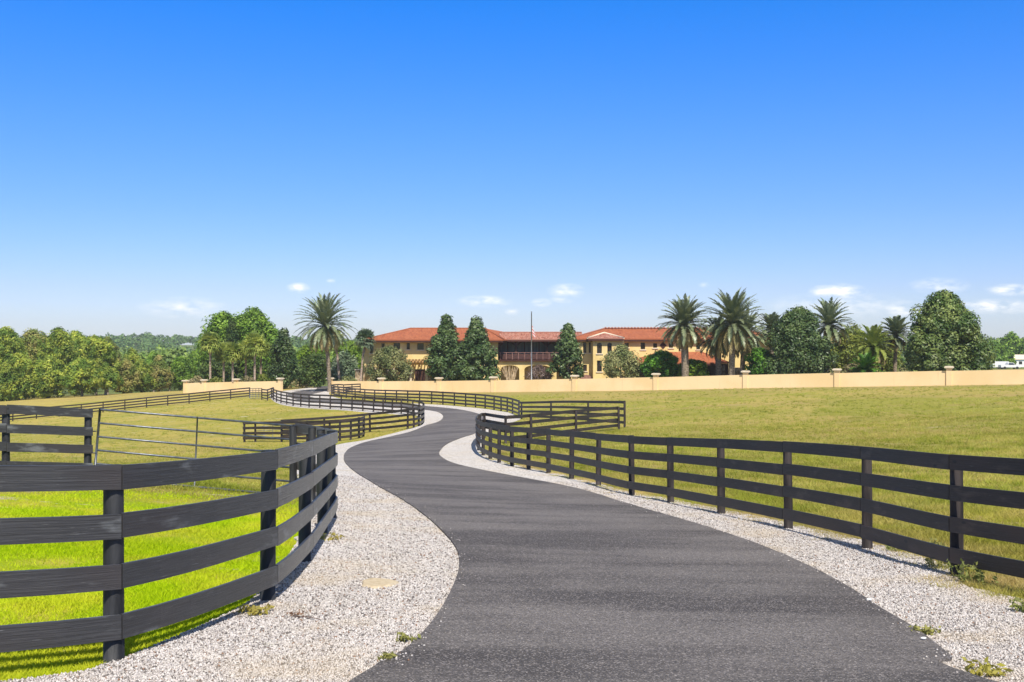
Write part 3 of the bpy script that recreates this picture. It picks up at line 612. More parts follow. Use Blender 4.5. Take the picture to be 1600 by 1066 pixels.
def crown_pts(w, h, prof, ncl, nl, cs, flat=1.0, droop=0.0):
    """ncl leaf clumps near the surface of a crown w wide and h high, nl leaves each; returns centres and normals"""
    t = rs.random(ncl)**.9; a = rs.uniform(0, 2*math.pi, ncl); pr = PROF[prof](t); rad = w/2*pr*np.sqrt(rs.uniform(.42, 1., ncl)); rad = np.maximum(rad-cs*.55, 0)
    ph = rs.uniform(0, 6.28, 3); rad = rad*(1+.15*np.sin(a*3+ph[0]+t*5)+.12*np.sin(a*5+ph[1]-t*9)+rs.uniform(-.10, .12, ncl))
    cc = np.stack([rad*np.cos(a), rad*np.sin(a), t*(h-cs*.6)], -1); c_s = cs*rs.uniform(.55, 1.45, ncl)
    v = rs.normal(size=(ncl, nl, 3)); v /= np.linalg.norm(v, axis=2)[...,None]; r = rs.uniform(.45, 1., (ncl, nl))**.5
    p = v*r[...,None]*c_s[:,None,None]; p[...,2] *= flat
    if droop: p[...,2] -= droop*rs.random((ncl, nl))*c_s[:,None]
    P = (cc[:,None]+p).reshape(-1, 3); Nn = (v+rs.normal(0, .42, v.shape)+np.array([0, 0, .55])).reshape(-1, 3); Nn /= np.linalg.norm(Nn, axis=1)[:,None]+1e-9
    return P, Nn, cc
def tree(name, label, px, d, ytop, ybot, wpx, prof='round', leaf=L_oak, trunk=True, n=7000, ls=.22, cat='tree', group=None, clump=None, droop=0., stems=1, base=None, tr=None, dep=.9):
    x = XD(px, d); z0 = gz1(x, d) if base is None else base; zt = ZD(ytop, d); zb = max(ZD(ybot, d), z0+.05) ; w_ = wpx/F*d; h = zt-zb
    root = empty(name, (x, d, z0), label, cat, group); cs = clump or max(.35, min(w_, h)*.13)
    ncl = int(np.clip(8*(w_*h)/(cs*cs*4)*.9, 14, 420)); nl = max(12, int(n/ncl))
    P, Nn, cc = crown_pts(w_, h, prof, ncl, nl, cs, droop=droop); P[:,2] += zb-z0; P[:,1] *= dep
    link('crown', leaves_mesh('crown', P, Nn, rs.uniform(.6, 1.25, len(P))*ls), leaf, root)
    if trunk:
        mb = MB(); tr = tr or max(.09, w_*.03); hh = zb-z0
        for s in range(stems):
            ox = (s-(stems-1)/2)*tr*2.2; lean = (s-(stems-1)/2)*.25*max(hh, 1)
            top = (ox+lean+rs.uniform(-.1, .1), rs.uniform(-.1, .1), hh+h*.55)
            mb.tube([(ox, 0, -.2), (ox+lean*.3, .03, hh*.5+.1), (ox+lean*.7, -.03, hh+h*.15), top], [tr*1.35, tr, tr*.8, tr*.25], 8)
            for k in range(5 if stems == 1 else 2):
                c = cc[rs.integers(len(cc))]; mb.tube([(ox+lean*.6, 0, hh+h*.08*k*.6), (c[0]*.5+ox*.5, c[1]*.5, hh+c[2]*.55), (c[0]*.92, c[1]*.92*dep, hh+c[2])], [tr*.5, tr*.32, tr*.1], 5)
        mb.build('trunk', M_bark, root, True)
    return root

# ---- date palms
def frond_arrays(az, el, L, droop, n=24, ll=.48, wdt=.05, r=rs):
    u = np.linspace(0, 1, n); ang = el-droop*u**1.25; ds = L/n; x = np.cumsum(np.cos(ang))*ds; z = np.cumsum(np.sin(ang))*ds
    ca, sa = math.cos(az), math.sin(az); C = np.stack([x*ca, x*sa, z], -1); T = np.stack([np.cos(ang)*ca, np.cos(ang)*sa, np.sin(ang)], -1); Sd = np.array([-sa, ca, 0.])
    Up = np.cross(T, Sd); Up *= np.sign(Up[:,2:3]+1e-6); V = []; prof = ll*np.sin(np.clip(u*.9+.12, 0, 1)*math.pi)**.6+.05
    for s in (-1, 1):
        d = Sd*s*.62+T*.72+Up*.28+r.normal(0, .08, (n, 3)); d[:,2] -= .12; d /= np.linalg.norm(d, axis=1)[:,None]; wv = T*wdt
        tip = C+d*prof[:,None]; V.append(np.stack([C-wv, C+wv, tip+wv*.5, tip-wv*.5], 1))
    rw = .035*(1-u*.7)[:,None]; q0 = C[:-1]; q1 = C[1:]; V.append(np.stack([q0-Sd*rw[:-1], q0+Sd*rw[:-1], q1+Sd*rw[1:], q1-Sd*rw[1:]], 1))
    return np.concatenate(V, 0)
def date_palm(name, label, base_px, d, ybase, crown_px, ycrown, rpx, nf=78, group='date palms', tr=.3, skirt=True, lf=L_palm, both=True):
    x = XD(base_px, d); z0 = min(ZD(ybase, d), gz1(x, d)) if ybase else gz1(x, d); cx = XD(crown_px, d)-x; zc = ZD(ycrown, d)-z0; nf = int(nf*1.25); L = rpx/F*d*1.12; zc -= .25
    root = empty(name, (x, d, z0), label, 'palm tree', group)
    A = []; Bd = []; r = rs
    for k in range(nf):
        t = k/nf; az = k*2.39996+r.uniform(-.15, .15); el = R(86)-t*R(128)+r.uniform(-.1, .1); dr = R(34)+t*R(40)+r.uniform(-.1, .1)
        Lk = L*r.uniform(.88, 1.05)*(1. if t < .8 else .86); V = frond_arrays(az, el, Lk, dr, wdt=.085, ll=.5, n=30)
        V = V+np.array([cx+.14*math.cos(az), .14*math.sin(az), zc-t*.55]); (Bd if t > .84 else A).append(V)
    for nm, S, m_ in (('fronds', A, lf), ('old_fronds', Bd, L_palmdry)):
        V = np.concatenate(S, 0).reshape(-1, 3); link(nm, mesh_np(nm, V, np.arange(len(V)).reshape(-1, 4), 4), m_, root)
    mb = MB(); n = 26; P = []; RR = []
    for i in range(n+1):
        t = i/n; P.append((cx*t**1.3, 0, -.2+(zc+.1)*t)); b = 1+.05*(i % 2); RR.append((tr*(1.25 if t < .06 else .9)*b if t < .72 else tr*b*(.9+1.3*(t-.72)) if t < .93 else tr*(1.2-(t-.93)*9)))
    mb.tube(P, RR, 10); mb.build('trunk', M_palmbark, root, True)
    return root
def sabal_palm(name, label, px, d, ybase, ycrown, rpx, group=None, tr=.17, nf=34, cpx=None, lf=L_sabal):
    x = XD(px, d); z0 = gz1(x, d); zc = ZD(ycrown, d)-z0; Rr = rpx/F*d; root = empty(name, (x, d, z0), label, 'palm tree', group); V = []; cx = (XD(cpx, d)-x) if cpx else 0
    for k in range(nf):
        t = k/nf; az = k*2.4+rs.uniform(-.2, .2); el = R(88)-t*R(140); dirv = np.array([math.cos(el)*math.cos(az), math.cos(el)*math.sin(az), math.sin(el)]); sd_ = np.array([-math.sin(az), math.cos(az), 0]); up = np.cross(dirv, sd_)
        o = np.array([cx, 0, zc])+dirv*.1; h = o+dirv*Rr*rs.uniform(.3, .5); V.append(np.stack([o-sd_*.02, o+sd_*.02, h+sd_*.02, h-sd_*.02]))
        for j in range(13):
            a = (j-6)/6*R(105); dd = dirv*math.cos(a)+sd_*math.sin(a); tip = h+dd*Rr*rs.uniform(.45, .58)-np.array([0, 0, Rr*.28*rs.random()])+up*.05; mid = h+dd*Rr*.34; pv = np.cross(dd, up)*.045*Rr
            V.append(np.stack([h, mid-pv, tip, mid+pv]))
    V = np.concatenate(V, 0); link('fronds', mesh_np('fronds', V, np.arange(len(V)).reshape(-1, 4), 4), lf, root)
    mb = MB(); mb.tube([(0,0,-.2), (cx*.2, 0, zc*.3), (cx*.6, .02, zc*.7), (cx, 0, zc*.86), (cx, 0, zc+.15)], [tr*1.2, tr, tr*.95, tr*1.5, tr*.8], 9); mb.build('trunk', M_fanbark, root, True)
    return root

# ------------------------------------------------------------------ the house
HD = 150.0
def hx(px): return XD(px, HD)
def hz(py): return ZD(py, HD)
HG = gz1(0, 156)-.35
house = empty('mansion', (hx(850), HD, HG), 'two-storey ochre mansion with terracotta hip roofs behind the perimeter wall', 'house'); HO = (hx(850), HD, HG)
def wall_holes(mb, x0, x1, y, z0, z1, holes, th=.35):
    X = sorted(set([x0, x1]+[v for h in holes for v in h[:2] if x0 < v < x1])); Z = sorted(set([z0, z1]+[v for h in holes for v in h[2:4] if z0 < v < z1]))
    for i in range(len(X)-1):
        run = None
        for j in range(len(Z)-1):
            cx, cz = (X[i]+X[i+1])/2, (Z[j]+Z[j+1])/2; hole = any(h[0] < cx < h[1] and h[2] < cz < h[3] for h in holes)
            if not hole:
                if run is None: run = Z[j]
            if (hole or j == len(Z)-2) and run is not None:
                mb.box(X[i], X[i+1], y, y+th, run, Z[j] if hole else Z[j+1]); run = None
        if run is not None: pass
def arch_fill(mb, x0, x1, y, zs, zt, th=.35, n=10):      # the two spandrels above an arch springing at zs inside a square opening up to zt
    c = (x0+x1)/2; r = (x1-x0)/2; pts = [(c-r*math.cos(math.pi*k/n), zs+(zt-zs)*math.sin(math.pi*k/n)*.995) for k in range(n+1)]
    for k in range(n):
        a, b = pts[k], pts[k+1]; mb.poly([(a[0], y, a[1]), (b[0], y, b[1]), (b[0], y, zt+.0), (a[0], y, zt+.0)], (0, th, 0))
def window(px0, px1, py0, py1, y=HD, arched=False, sill=True, name='window', mull=1):
    x0, x1, z1, z0 = hx(px0), hx(px1), hz(py0), hz(py1)
    mb = MB(HO); fw = .07; yy = y+.16
    mb.box(x0, x0+fw, yy, yy+.08, z0, z1); mb.box(x1-fw, x1, yy, yy+.08, z0, z1); mb.box(x0+fw, x1-fw, yy, yy+.08, z1-fw, z1); mb.box(x0+fw, x1-fw, yy, yy+.08, z0, z0+fw)
    if mull:
        c = (x0+x1)/2; mb.box(c-.03, c+.03, yy+.003, yy+.077, z0+fw, z1-fw); zc_ = z0+(z1-z0)*.5; mb.box(x0+fw, c-.03, yy+.006, yy+.074, zc_-.025, zc_+.025); mb.box(c+.03, x1-fw, yy+.006, yy+.074, zc_-.025, zc_+.025)
    f = mb.build(name, M_wood, house)
    mb = MB(HO); mb.box(x0+fw*.5, x1-fw*.5, yy+.03, yy+.05, z0+fw*.5, z1-fw*.5); mb.build('pane', M_glass, f)
    if sill: mb = MB(HO); mb.box(x0-.15, x1+.15, y-.12, y+.1, z0-.16, z0-.01); mb.build('sill', M_cap, f)
    return (x0, x1, z0, z1)
# left wing
LW = [(578,583,536.5,552),(596,601,536.5,543),(615,625,536,548),(635.4,640.4,536,546),(652,662,536.5,546.5),(690,700,536.5,546.5),(735,745,536.5,546.5),(766,770,581,590)]
hl = [window(*a) for a in LW]
doors = [(599,614),(624,639.5),(648,664.5),(673.5,690),(699,715)]; zt = hz(577)
hd_ = [(hx(a), hx(b), HG-.1, zt) for a, b in doors]
mb = MB(HO); wall_holes(mb, hx(569), hx(778), HD, HG-.6, hz(529.5), hl+hd_)
mb.box(hx(569), hx(569)+.35, HD+.35, HD+14, HG-.6, hz(529.5)); mb.box(hx(778)-.35, hx(778), HD+.35, HD+14, HG-.6, hz(529.5)); mb.build('wall', M_house, house)
for a, b in doors:
    mb = MB(HO); mb.box(hx(a)+.02, hx(b)-.02, HD+.22, HD+.3, HG, zt-.02)
    for k in range(1, 4): zz = HG+(zt-HG)*k/4; mb.box(hx(a)+.05, hx(b)-.05, HD+.19, HD+.22, zz-.03, zz+.03)
    mb.build('door', M_door, house)
for a, b in [(586,598),(614.5,623.5),(640,647.5),(665,673),(690.5,698.5)]:
    mb = MB(HO); mb.box(hx(a)+.35, hx(b)-.05, HD-.45, HD-.003, HG-.3, zt+.1); pb = mb.build('pillar', M_stone, house)
    mb = MB(HO); mb.box(hx(a)+.02, hx(a)+.35, HD-.50, HD-.004, HG-.3, zt+.12); mb.build('trim', M_cap, pb)
mb = MB(HO)
mb.box(hx(590), hx(705), HD-2.2, HD-2.0, hz(566), hz(563.5)); mb.box(hx(590), hx(705), HD-.3, HD-.01, hz(566), hz(563.5))
for k in range(24):
    x = hx(591)+k*.46; mb.box(x, x+.16, HD-2.7, HD-.02, hz(563.4), hz(561.3))
for a in (591, 617, 643, 668, 694):
    x = hx(a)+.3; mb.poly([(x, HD-.5, hz(577)), (x, HD-.1, hz(577)), (x, HD-2.0, hz(566.2)), (x, HD-2.25, hz(566.2))], (.22, 0, 0)); mb.poly([(x+.9, HD-.5, hz(574)), (x+.9, HD-.1, hz(574)), (x+.9, HD-2.0, hz(566.2)), (x+.9, HD-2.25, hz(566.2))], (.16, 0, 0))
mb.build('pergola', M_pergola, house)
# low stair wall left of the wing
mb = MB(HO); mb.box(hx(557), hx(568), HD-1.2, HD-.8, HG-.5, hz(578)); mb.box(hx(569.2), hx(572), HD-1.3, HD-.4, HG-.5, hz(574)); s_ = mb.build('garden_wall', M_stone, house)
mb = MB(HO); mb.box(hx(556), hx(568.6), HD-1.35, HD-.65, hz(578)+.002, hz(576.6)); mb.build('coping', M_cap, s_)
# centre: arcade below, loggia above
ar = [(782, 811.5, 571), (819.5, 862, 570.5), (870, 893, 571)]
mb = MB(HO); hol = [(hx(a), hx(b), HG-.7, hz(t)) for a, b, t in ar]; wall_holes(mb, hx(778.2), hx(900), HD+1, HG-.6, hz(565.2), hol, .5)
for a, b, t in ar: arch_fill(mb, hx(a), hx(b), HD+1, hz(t+7), hz(t), .5)
mb.build('arcade', M_house, house)
mb = MB(HO); mb.box(hx(778.2), hx(900), HD+5.2, HD+5.5, HG-.5, hz(565.5)); mb.build('back_wall', M_house, house)
mb = MB(HO); mb.box(hx(778.2), hx(900), HD+.6, HD+5.1, hz(565), hz(562)); mb.build('balcony_floor', M_trim, house)
mb = MB(HO); mb.box(hx(778.2), hx(900), HD+4.5, HD+4.6, hz(561.9), hz(530)); mb.build('glazing', M_curtain, house)
for p in (780, 793, 806.5, 820, 833.5, 843.5, 855, 875, 895):
    mb = MB(HO); big = p in (780, 806.5, 855, 875, 895); wv = .16 if big else .08; yy = HD+1.1 if big else HD+4.35; mb.box(hx(p)-wv, hx(p)+wv, yy, yy+.24, hz(562)-.01+.02, hz(530.5))
    if big:
        for s in (-1, 1):
            if hx(p)+s*1.2 > hx(779) and hx(p)+s*1.2 < hx(899): mb.poly([(hx(p)+s*wv, yy+.05, hz(541)), (hx(p)+s*wv, yy+.05, hz(537.5)), (hx(p)+s*.55, yy+.05, hz(533.4)), (hx(p)+s*1.2, yy+.05, hz(531)), (hx(p)+s*.9, yy+.05, hz(534.2))], (0, .14, 0))
    mb.build('column', M_wood, house)
mb = MB(HO); pm = MB(HO)
for k in range(13):
    x = hx(781)+k*.9; mb.box(x, x+.09, HD+.75, HD+.84, hz(562)+.003, hz(551.5))
    pm.box(x+.12, x+.87, HD+.78, HD+.81, hz(561.2), hz(553.2))
mb.box(hx(779), hx(899), HD+.72, HD+.87, hz(551.5)+.002, hz(550.8)); bl_ = mb.build('balustrade', M_redwood, house); pm.build('panel', simple('dark_red_panel', (.06, .028, .024), (.10, .045, .038), 4, .6), bl_)
mb = MB(HO); mb.box(hx(778.3), hx(899.9), HD+1.0, HD+1.3, hz(531.2), hz(529.6)); mb.build('beam', M_trim, house)
# right wing
RW = [(911,916.2,535,551.5),(920,923,535,551.5),(959.5,962,535.5,546),(976,982.5,536,543),(1001,1008,535.5,546),(1020.6,1027,536.5,543.5),(1045,1051.6,536.5,543.5),(1062,1067,536,546),(1088,1094,536,546),(1111,1118,537,547),(1135,1141,537,547),(1163,1170,537,547),(911,917,570,580)]
hr = [window(*a, y=HD) for a in RW]
YB = HD-2
BWn = [(931,938.5,535.5,552),(947,953.8,535.5,552),(931,938.5,563,580)]
mb = MB(HO); 
wall_holes(mb, hx(900.2), hx(1205), HD, HG-.6, hz(528.5), hr)
mb.box(hx(900.2), hx(900.2)+.35, HD+.35, HD+14, HG-.6, hz(528.5)); mb.box(hx(1205)-.35, hx(1205), HD+.35, HD+14, HG-.6, hz(528.5)); mb.build('wall', M_house, house)
hb = [window(*a, y=YB) for a in BWn]
mb = MB(HO); wall_holes(mb, hx(925), hx(972), YB, HG-.6, hz(528.3), hb); mb.box(hx(925), hx(925)+.3, YB+.352, HD-.003, HG-.6, hz(528.3)); mb.box(hx(972)-.3, hx(972), YB+.352, HD-.003, HG-.6, hz(528.3))
for a in BWn[:2]: arch_fill(mb, hx(a[0]), hx(a[1]), YB, hz(a[2]+2.6), hz(a[2]), .12, 8)
mb.build('bay', M_house, house)
mb = MB(HO); c = (hx(1036), hz(540)); s = .5; mb.poly([(c[0]-s, HD-.05, c[1]), (c[0], HD-.05, c[1]-s*1.1), (c[0]+s, HD-.05, c[1]), (c[0], HD-.05, c[1]+s*1.1)], (0, .04, 0)); mb.build('diamond_vent', M_wood, house)
# roofs
def roof_face(mb, pts, th=.16):
    v = [Vector(p) for p in pts]; n = (v[1]-v[0]).cross(v[2]-v[0]).normalized()
    if n.z < 0: v = v[::-1]; n = -n
    e = Vector((-n.y, n.x, 0));  e = e.normalized() if e.length > 1e-4 else Vector((1,0,0)); up = n.cross(e); k = len(v); low = [p-Vector((0,0,th)) for p in v]
    uv = [(p.dot(e)*3.4, p.dot(up)*1.) for p in v]
    mb.add([tuple(p) for p in v]+[tuple(p) for p in low], [tuple(range(k)), tuple(range(2*k-1, k-1, -1))]+[(i, i+k, (i+1)%k+k, (i+1)%k) for i in range(k)], [uv, uv[::-1]]+[[(0,0)]*4]*k)
def hip(mb, x0, x1, y0, y1, ze, xr0, xr1, zr):
    yr = (y0+y1)/2; A, B, C_, D_ = (x0,y0,ze), (x1,y0,ze), (x1,y1,ze), (x0,y1,ze); E, F_ = (xr0,yr,zr), (xr1,yr,zr)
    for f in ((A,B,F_,E), (C_,D_,E,F_), (D_,A,E), (B,C_,F_)): roof_face(mb, f)
def hip2(mb, x0, x1, x1b, y0, y1, ze, xr0, xr1, zr):
    yr = (y0+y1)/2; A, B, C_, D_ = (x0,y0,ze), (x1,y0,ze), (x1b,y1,ze), (x0,y1,ze); E, F_ = (xr0,yr,zr), (xr1,yr,zr)
    for f in ((A,B,F_,E), (C_,D_,E,F_), (D_,A,E), (B,C_,F_)): roof_face(mb, f)
def ridge_caps(mb, segs, r=.14):
    for a, b in segs: mb.tube([a, b], r, 6)
ze = hz(530.7); ye = HD-1.3; ZR = lambda py, y: ZD(py, y)
mb = MB(HO); yb = HD+15.3; yr = (ye+yb)/2; zr = ZR(513.3, yr)
hip2(mb, XD(567, ye), XD(787, ye), XD(855, yb), ye, yb, ze, XD(642, yr), XD(758, yr), zr); rf = mb.build('roof', M_roof, house)
mb = MB(HO); ridge_caps(mb, [((XD(642, yr), yr, zr+.03), (XD(758, yr), yr, zr+.03)), ((XD(567, ye), ye, ze), (XD(642, yr), yr, zr+.03)), ((XD(787, ye), ye, ze), (XD(758, yr), yr, zr+.03))], .11); mb.build('ridge_tiles', M_roof, rf, True)
mb = MB(HO); mb.box(XD(567, ye)+.1, XD(787, ye)-.1, ye-.04, ye+.1, ze-.42, ze-.17); mb.box(XD(567, ye)+.1, hx(790), ye+.1, HD-.002, ze-.26, ze-.19); mb.build('eave', M_trim, rf)
# centre roof
yc0, yc1 = HD+.1, HD+8; zce = hz(529.9); zcr = ZR(519.8, (yc0+yc1)/2)
mb = MB(HO); a0, a1 = hx(780), hx(912); ym = (yc0+yc1)/2
roof_face(mb, [(a0,yc0,zce), (a1,yc0,zce), (a1,ym,zcr), (a0,ym,zcr)]); roof_face(mb, [(a0,ym,zcr), (a1,ym,zcr), (a1,yc1,zce), (a0,yc1,zce)]); rc = mb.build('roof', M_roof_old, house)
mb = MB(HO); ridge_caps(mb, [((a0,ym,zcr+.03), (a1,ym,zcr+.03))], .12); mb.build('ridge_tiles', M_roof_old, rc, True)
mb = MB(HO); mb.box(a0, a1, yc0-.04, yc0+.1, zce-.40, zce-.17); mb.build('eave', M_trim, rc)
# right roof
yf = HD-.55
zr2 = ZR(513.3, yr); ze2 = hz(529.3)
mb = MB(HO); hip(mb, XD(888, yf), XD(1218, yf), yf, yb, ze2, XD(945, yr), XD(1160, yr), zr2); rf = mb.build('roof', M_roof, house)
mb = MB(HO); ridge_caps(mb, [((XD(945, yr), yr, zr2+.03), (XD(1160, yr), yr, zr2+.03)), ((XD(888, yf), yf, ze2), (XD(945, yr), yr, zr2+.03)), ((XD(1218, yf), yf, ze2), (XD(1160, yr), yr, zr2+.03))], .11)
for k in range(40): x = XD(945, yr)+k*.5; mb.box(x, x+.26, yr-.14, yr+.14, zr2-.02, zr2+.22)
mb.build('ridge_tiles', M_roof_old, rf, True)
mb = MB(HO); mb.box(XD(888, yf)+.1, XD(1218, yf)-.1, yf-.04, yf+.1, ze2-.42, ze2-.17); mb.box(XD(888, yf)+.3, XD(1218, yf)-.1, yf+.1, HD-.002, ze2-.26, ze2-.19); mb.build('eave', M_trim, rf)
y3 = YB-.55; z3 = hz(528.3); pk = (XD(944, YB+4), YB+4., ZD(520, YB+4))
mb = MB(HO); A = (XD(918, y3), y3, z3); B = (XD(975, y3), y3, z3); A2 = (XD(918, y3), YB+6.5, z3); B2 = (XD(975, y3), YB+6.5, z3)
roof_face(mb, [A, B, pk]); roof_face(mb, [A2, A, pk]); roof_face(mb, [B, B2, pk]); rb = mb.build('roof', M_roof_old, house)
for q_ in (A, B): mb = MB(HO); ridge_caps(mb, [(q_, pk)], .13); mb.build('ridge_tiles', M_cap, rb, True)
mb = MB(HO); mb.box(A[0]+.05, B[0]-.05, y3-.05, y3+.1, z3-.42, z3-.17); mb.build('eave', M_trim, rb)
# porch on the right
yp = HD-6.; zpe = ZD(566.5, yp); 
mb = MB(HO); A = (XD(985, yp), yp, zpe); B = (XD(1139, yp), yp, zpe); C_ = (XD(1095, HD), HD-.01, ZD(550, HD)); D_ = (XD(1030, HD), HD-.01, ZD(550, HD)); E_ = (B[0], HD-.01, zpe); F_ = (A[0], HD-.01, zpe)
roof_face(mb, [A, B, C_, D_]); roof_face(mb, [B, E_, C_]); roof_face(mb, [F_, A, D_]); rp = mb.build('porch_roof', M_roof, house)
mb = MB(HO); ridge_caps(mb, [(B, C_), (A, D_)], .1); mb.build('ridge_tiles', M_roof, rp, True)
mb = MB(HO); mb.box(A[0]+.1, B[0]-.1, yp-.04, yp+.1, zpe-.42, zpe-.17); mb.build('eave', M_trim, rp)
for p in (990, 1028, 1066, 1101, 1136):
    mb = MB(HO); x = XD(p, yp+.3); mb.box(x-.2, x+.2, yp+.2, yp+.6, HG-.5, zpe-.2); mb.build('porch_column', M_wood, house)
mb = MB(HO); mb.box(XD(1120, yp+1.5), XD(1137, yp+1.5), yp+1.4, yp+1.8, HG-.4, ZD(569, yp)); mb.box(XD(1150, yp-1), XD(1164, yp-1), yp-1, yp+3, HG-.4, ZD(575, yp)); mb.build('porch_wall', M_stone, house)
mb = MB(HO); mb.box(XD(992, HD), XD(1138, HD), HD-.09, HD-.03, HG-.2, hz(569.5)); mb.build('porch_glazing', M_glass, house)
# little brown arch at the foot of the right wing
mb = MB(HO); n = 10; c = hx(915.5); pts = [(c+.98*math.cos(math.pi*k/n), HD-1., HG+1.35+1.0*math.sin(math.pi*k/n)) for k in range(n+1)]; mb.poly(pts+[(c-.98, HD-1., HG-.3), (c+.98, HD-1., HG-.3)], (0, .5, 0)); mb.build('fountain_niche', M_redwood, house)

# ------------------------------------------------------------------ perimeter wall
WA = (7.65, 125.); WB = (44.8, 105.)
def wall_pt(px):                    # point of the wall's straight line seen at a photo column
    k = (px-HX)/F; dx, dy = WB[0]-WA[0], WB[1]-WA[1]; t = (k*WA[1]-WA[0])/(dx-k*dy); return (WA[0]+dx*t, WA[1]+dy*t)
COLM = None
def perimeter(name, label, pxs, h=1.5, first=True, last=True):
    pts = [wall_pt(p) if not isinstance(p, tuple) else p for p in pxs]; mid = pts[len(pts)//2]; O = (mid[0], mid[1], gz1(*mid)); root = empty(name, O, label, 'wall', 'cream perimeter wall')
    u = np.array(WB)-np.array(WA); u /= np.linalg.norm(u); nrm = np.array([u[1], -u[0]])     # towards the camera
    for i in range(len(pts)-1):
        a, b = np.array(pts[i]), np.array(pts[i+1]); mb = MB(O); n = 4; vs = []; fs = []; th = .12; a_ = a+u*.26; b_ = b-u*.26
        for k in range(n+1):
            c = a_+(b_-a_)*k/n; z = gz1(*c); zt_ = gz1(*a)+(gz1(*b)-gz1(*a))*k/n+h
            p = c+nrm*th; q_ = c-nrm*th; vs += [(p[0],p[1],z-.3), (p[0],p[1],zt_), (q_[0],q_[1],zt_), (q_[0],q_[1],z-.3)]
        for k in range(n):
            s = 4*k
            for j in range(4): fs.append((s+j, s+(j+1)%4, s+4+(j+1)%4, s+4+j))
        fs += [(0,3,2,1), (4*n, 4*n+1, 4*n+2, 4*n+3)]; mb.add(vs, fs); mb.build('panel', M_wall, root)
    for i, p in enumerate(pts):
        z = gz1(*p); mb = MB(O)
        def bx(hw, z0, z1, mb=mb, p=p):
            c = [np.array(p)+u*sx*hw+nrm*sy*hw for sx, sy in ((-1,-1),(1,-1),(1,1),(-1,1))]; mb.add([(q[0],q[1],z0) for q in c]+[(q[0],q[1],z1) for q in c], [(0,3,2,1),(4,5,6,7),(0,1,5,4),(1,2,6,5),(2,3,7,6),(3,0,4,7)])
        bx(.26, z-.3, z+h+.22); co = mb.build('column', M_wall, root)
        mb = MB(O)
        def bx2(hw, z0, z1): 
            c = [np.array(p)+u*sx*hw+nrm*sy*hw for sx, sy in ((-1,-1),(1,-1),(1,1),(-1,1))]; mb.add([(q[0],q[1],z0) for q in c]+[(q[0],q[1],z1) for q in c], [(0,3,2,1),(4,5,6,7),(0,1,5,4),(1,2,6,5),(2,3,7,6),(3,0,4,7)])
        bx2(.33, z+h+.221, z+h+.30); bx2(.43, z+h+.301, z+h+.43); bx2(.36, z+h+.431, z+h+.48); mb.build('cap', M_cap, co)
    return root
perimeter('boundary_wall', 'long cream stucco wall with square capped columns in front of the mansion, right of the drive', [516, 596, 686, 771, 898, 1025, 1165, 1308, 1483, 1690])
perimeter('boundary_wall', 'short cream wall with capped columns left of the drive, under the fan palms', [290, 319, 369, 438])

# ------------------------------------------------------------------ palms
date_palm('date_palm', 'tall lone date palm beside the entrance gap in the wall', 515.5, 142, 613, 508, 503, 48, nf=84, tr=.30)
date_palm('date_palm', 'date palm with a thick dark trunk left of the largest palm', 1071, 134, 590, 1069, 502, 42, nf=84, tr=.52)
date_palm('date_palm', 'largest date palm with a full spreading crown right of the porch', 1143, 132, 590, 1145, 500, 52, nf=96, tr=.42)
date_palm('date_palm', 'lower date palm with a dark trunk tucked left under the largest palm', 1122, 137, 592, 1123, 524, 34, nf=60, tr=.42)
date_palm('date_palm', 'date palm tucked right under the largest palm, in front of the dark magnolia', 1159, 138, 592, 1163, 520, 40, nf=66, tr=.36)
date_palm('date_palm', 'small date palm showing between the largest palm and the dark magnolia', 1206, 148, 592, 1206, 510, 24, nf=56, tr=.3)
date_palm('date_palm', 'date palm with upswept fronds right of the dark magnolia', 1292, 138, 592, 1295, 502, 38, nf=64, tr=.36)
date_palm('date_palm', 'date palm leaning against the left side of the big magnolia', 1398, 134, 590, 1400, 518, 28, nf=56, tr=.26)
date_palm('date_palm', 'low bright date palm among the yellow-green bushes', 1362, 128, 588, 1364, 536, 32, nf=52, tr=.24, lf=L_sabal)
date_palm('date_palm', 'stemless young palm with upright fronds behind the wall at the right', 1352, 124, 586, 1352, 572, 24, nf=40, tr=.2, lf=L_bright)
date_palm('date_palm', 'small stiff palm between the yellow bushes and the big magnolia', 1345, 150, 590, 1388, 520, 20, nf=36, tr=.2) if False else None
SP = [(328.5,601,536,21,159),(349.5,601,552,20,162),(363.5,602,552,20,157),(384,600,549,20,160),(398,600,538,23,156),(407.5,598,545,20,163)]
sl_ = ['leftmost of the fan palms above the short wall, tall with a bare pink trunk', 'fan palm with a pale trunk, second from the left above the short wall', 'fan palm with a dark trunk, third from the left above the short wall', 'fan palm with a reddish trunk, fourth from the left above the short wall', 'taller fan palm with a pale trunk, fifth from the left above the short wall', 'rearmost fan palm at the right end of the row above the short wall']
for (p, yb_, yc_, r_, d), lb in zip(SP, sl_): sabal_palm('fan_palm', lb, p, d, yb_, yc_, r_, 'fan palms above the short wall', nf=64)
sabal_palm('fan_palm', 'fan palm against the left corner of the mansion', 563, 147, 600, 531, 21, None, cpx=570, nf=40, lf=L_grey)
sabal_palm('fan_palm', 'slender fan palm right behind the lone date palm', 531, 149, 600, 530, 18, None, cpx=524, nf=34)

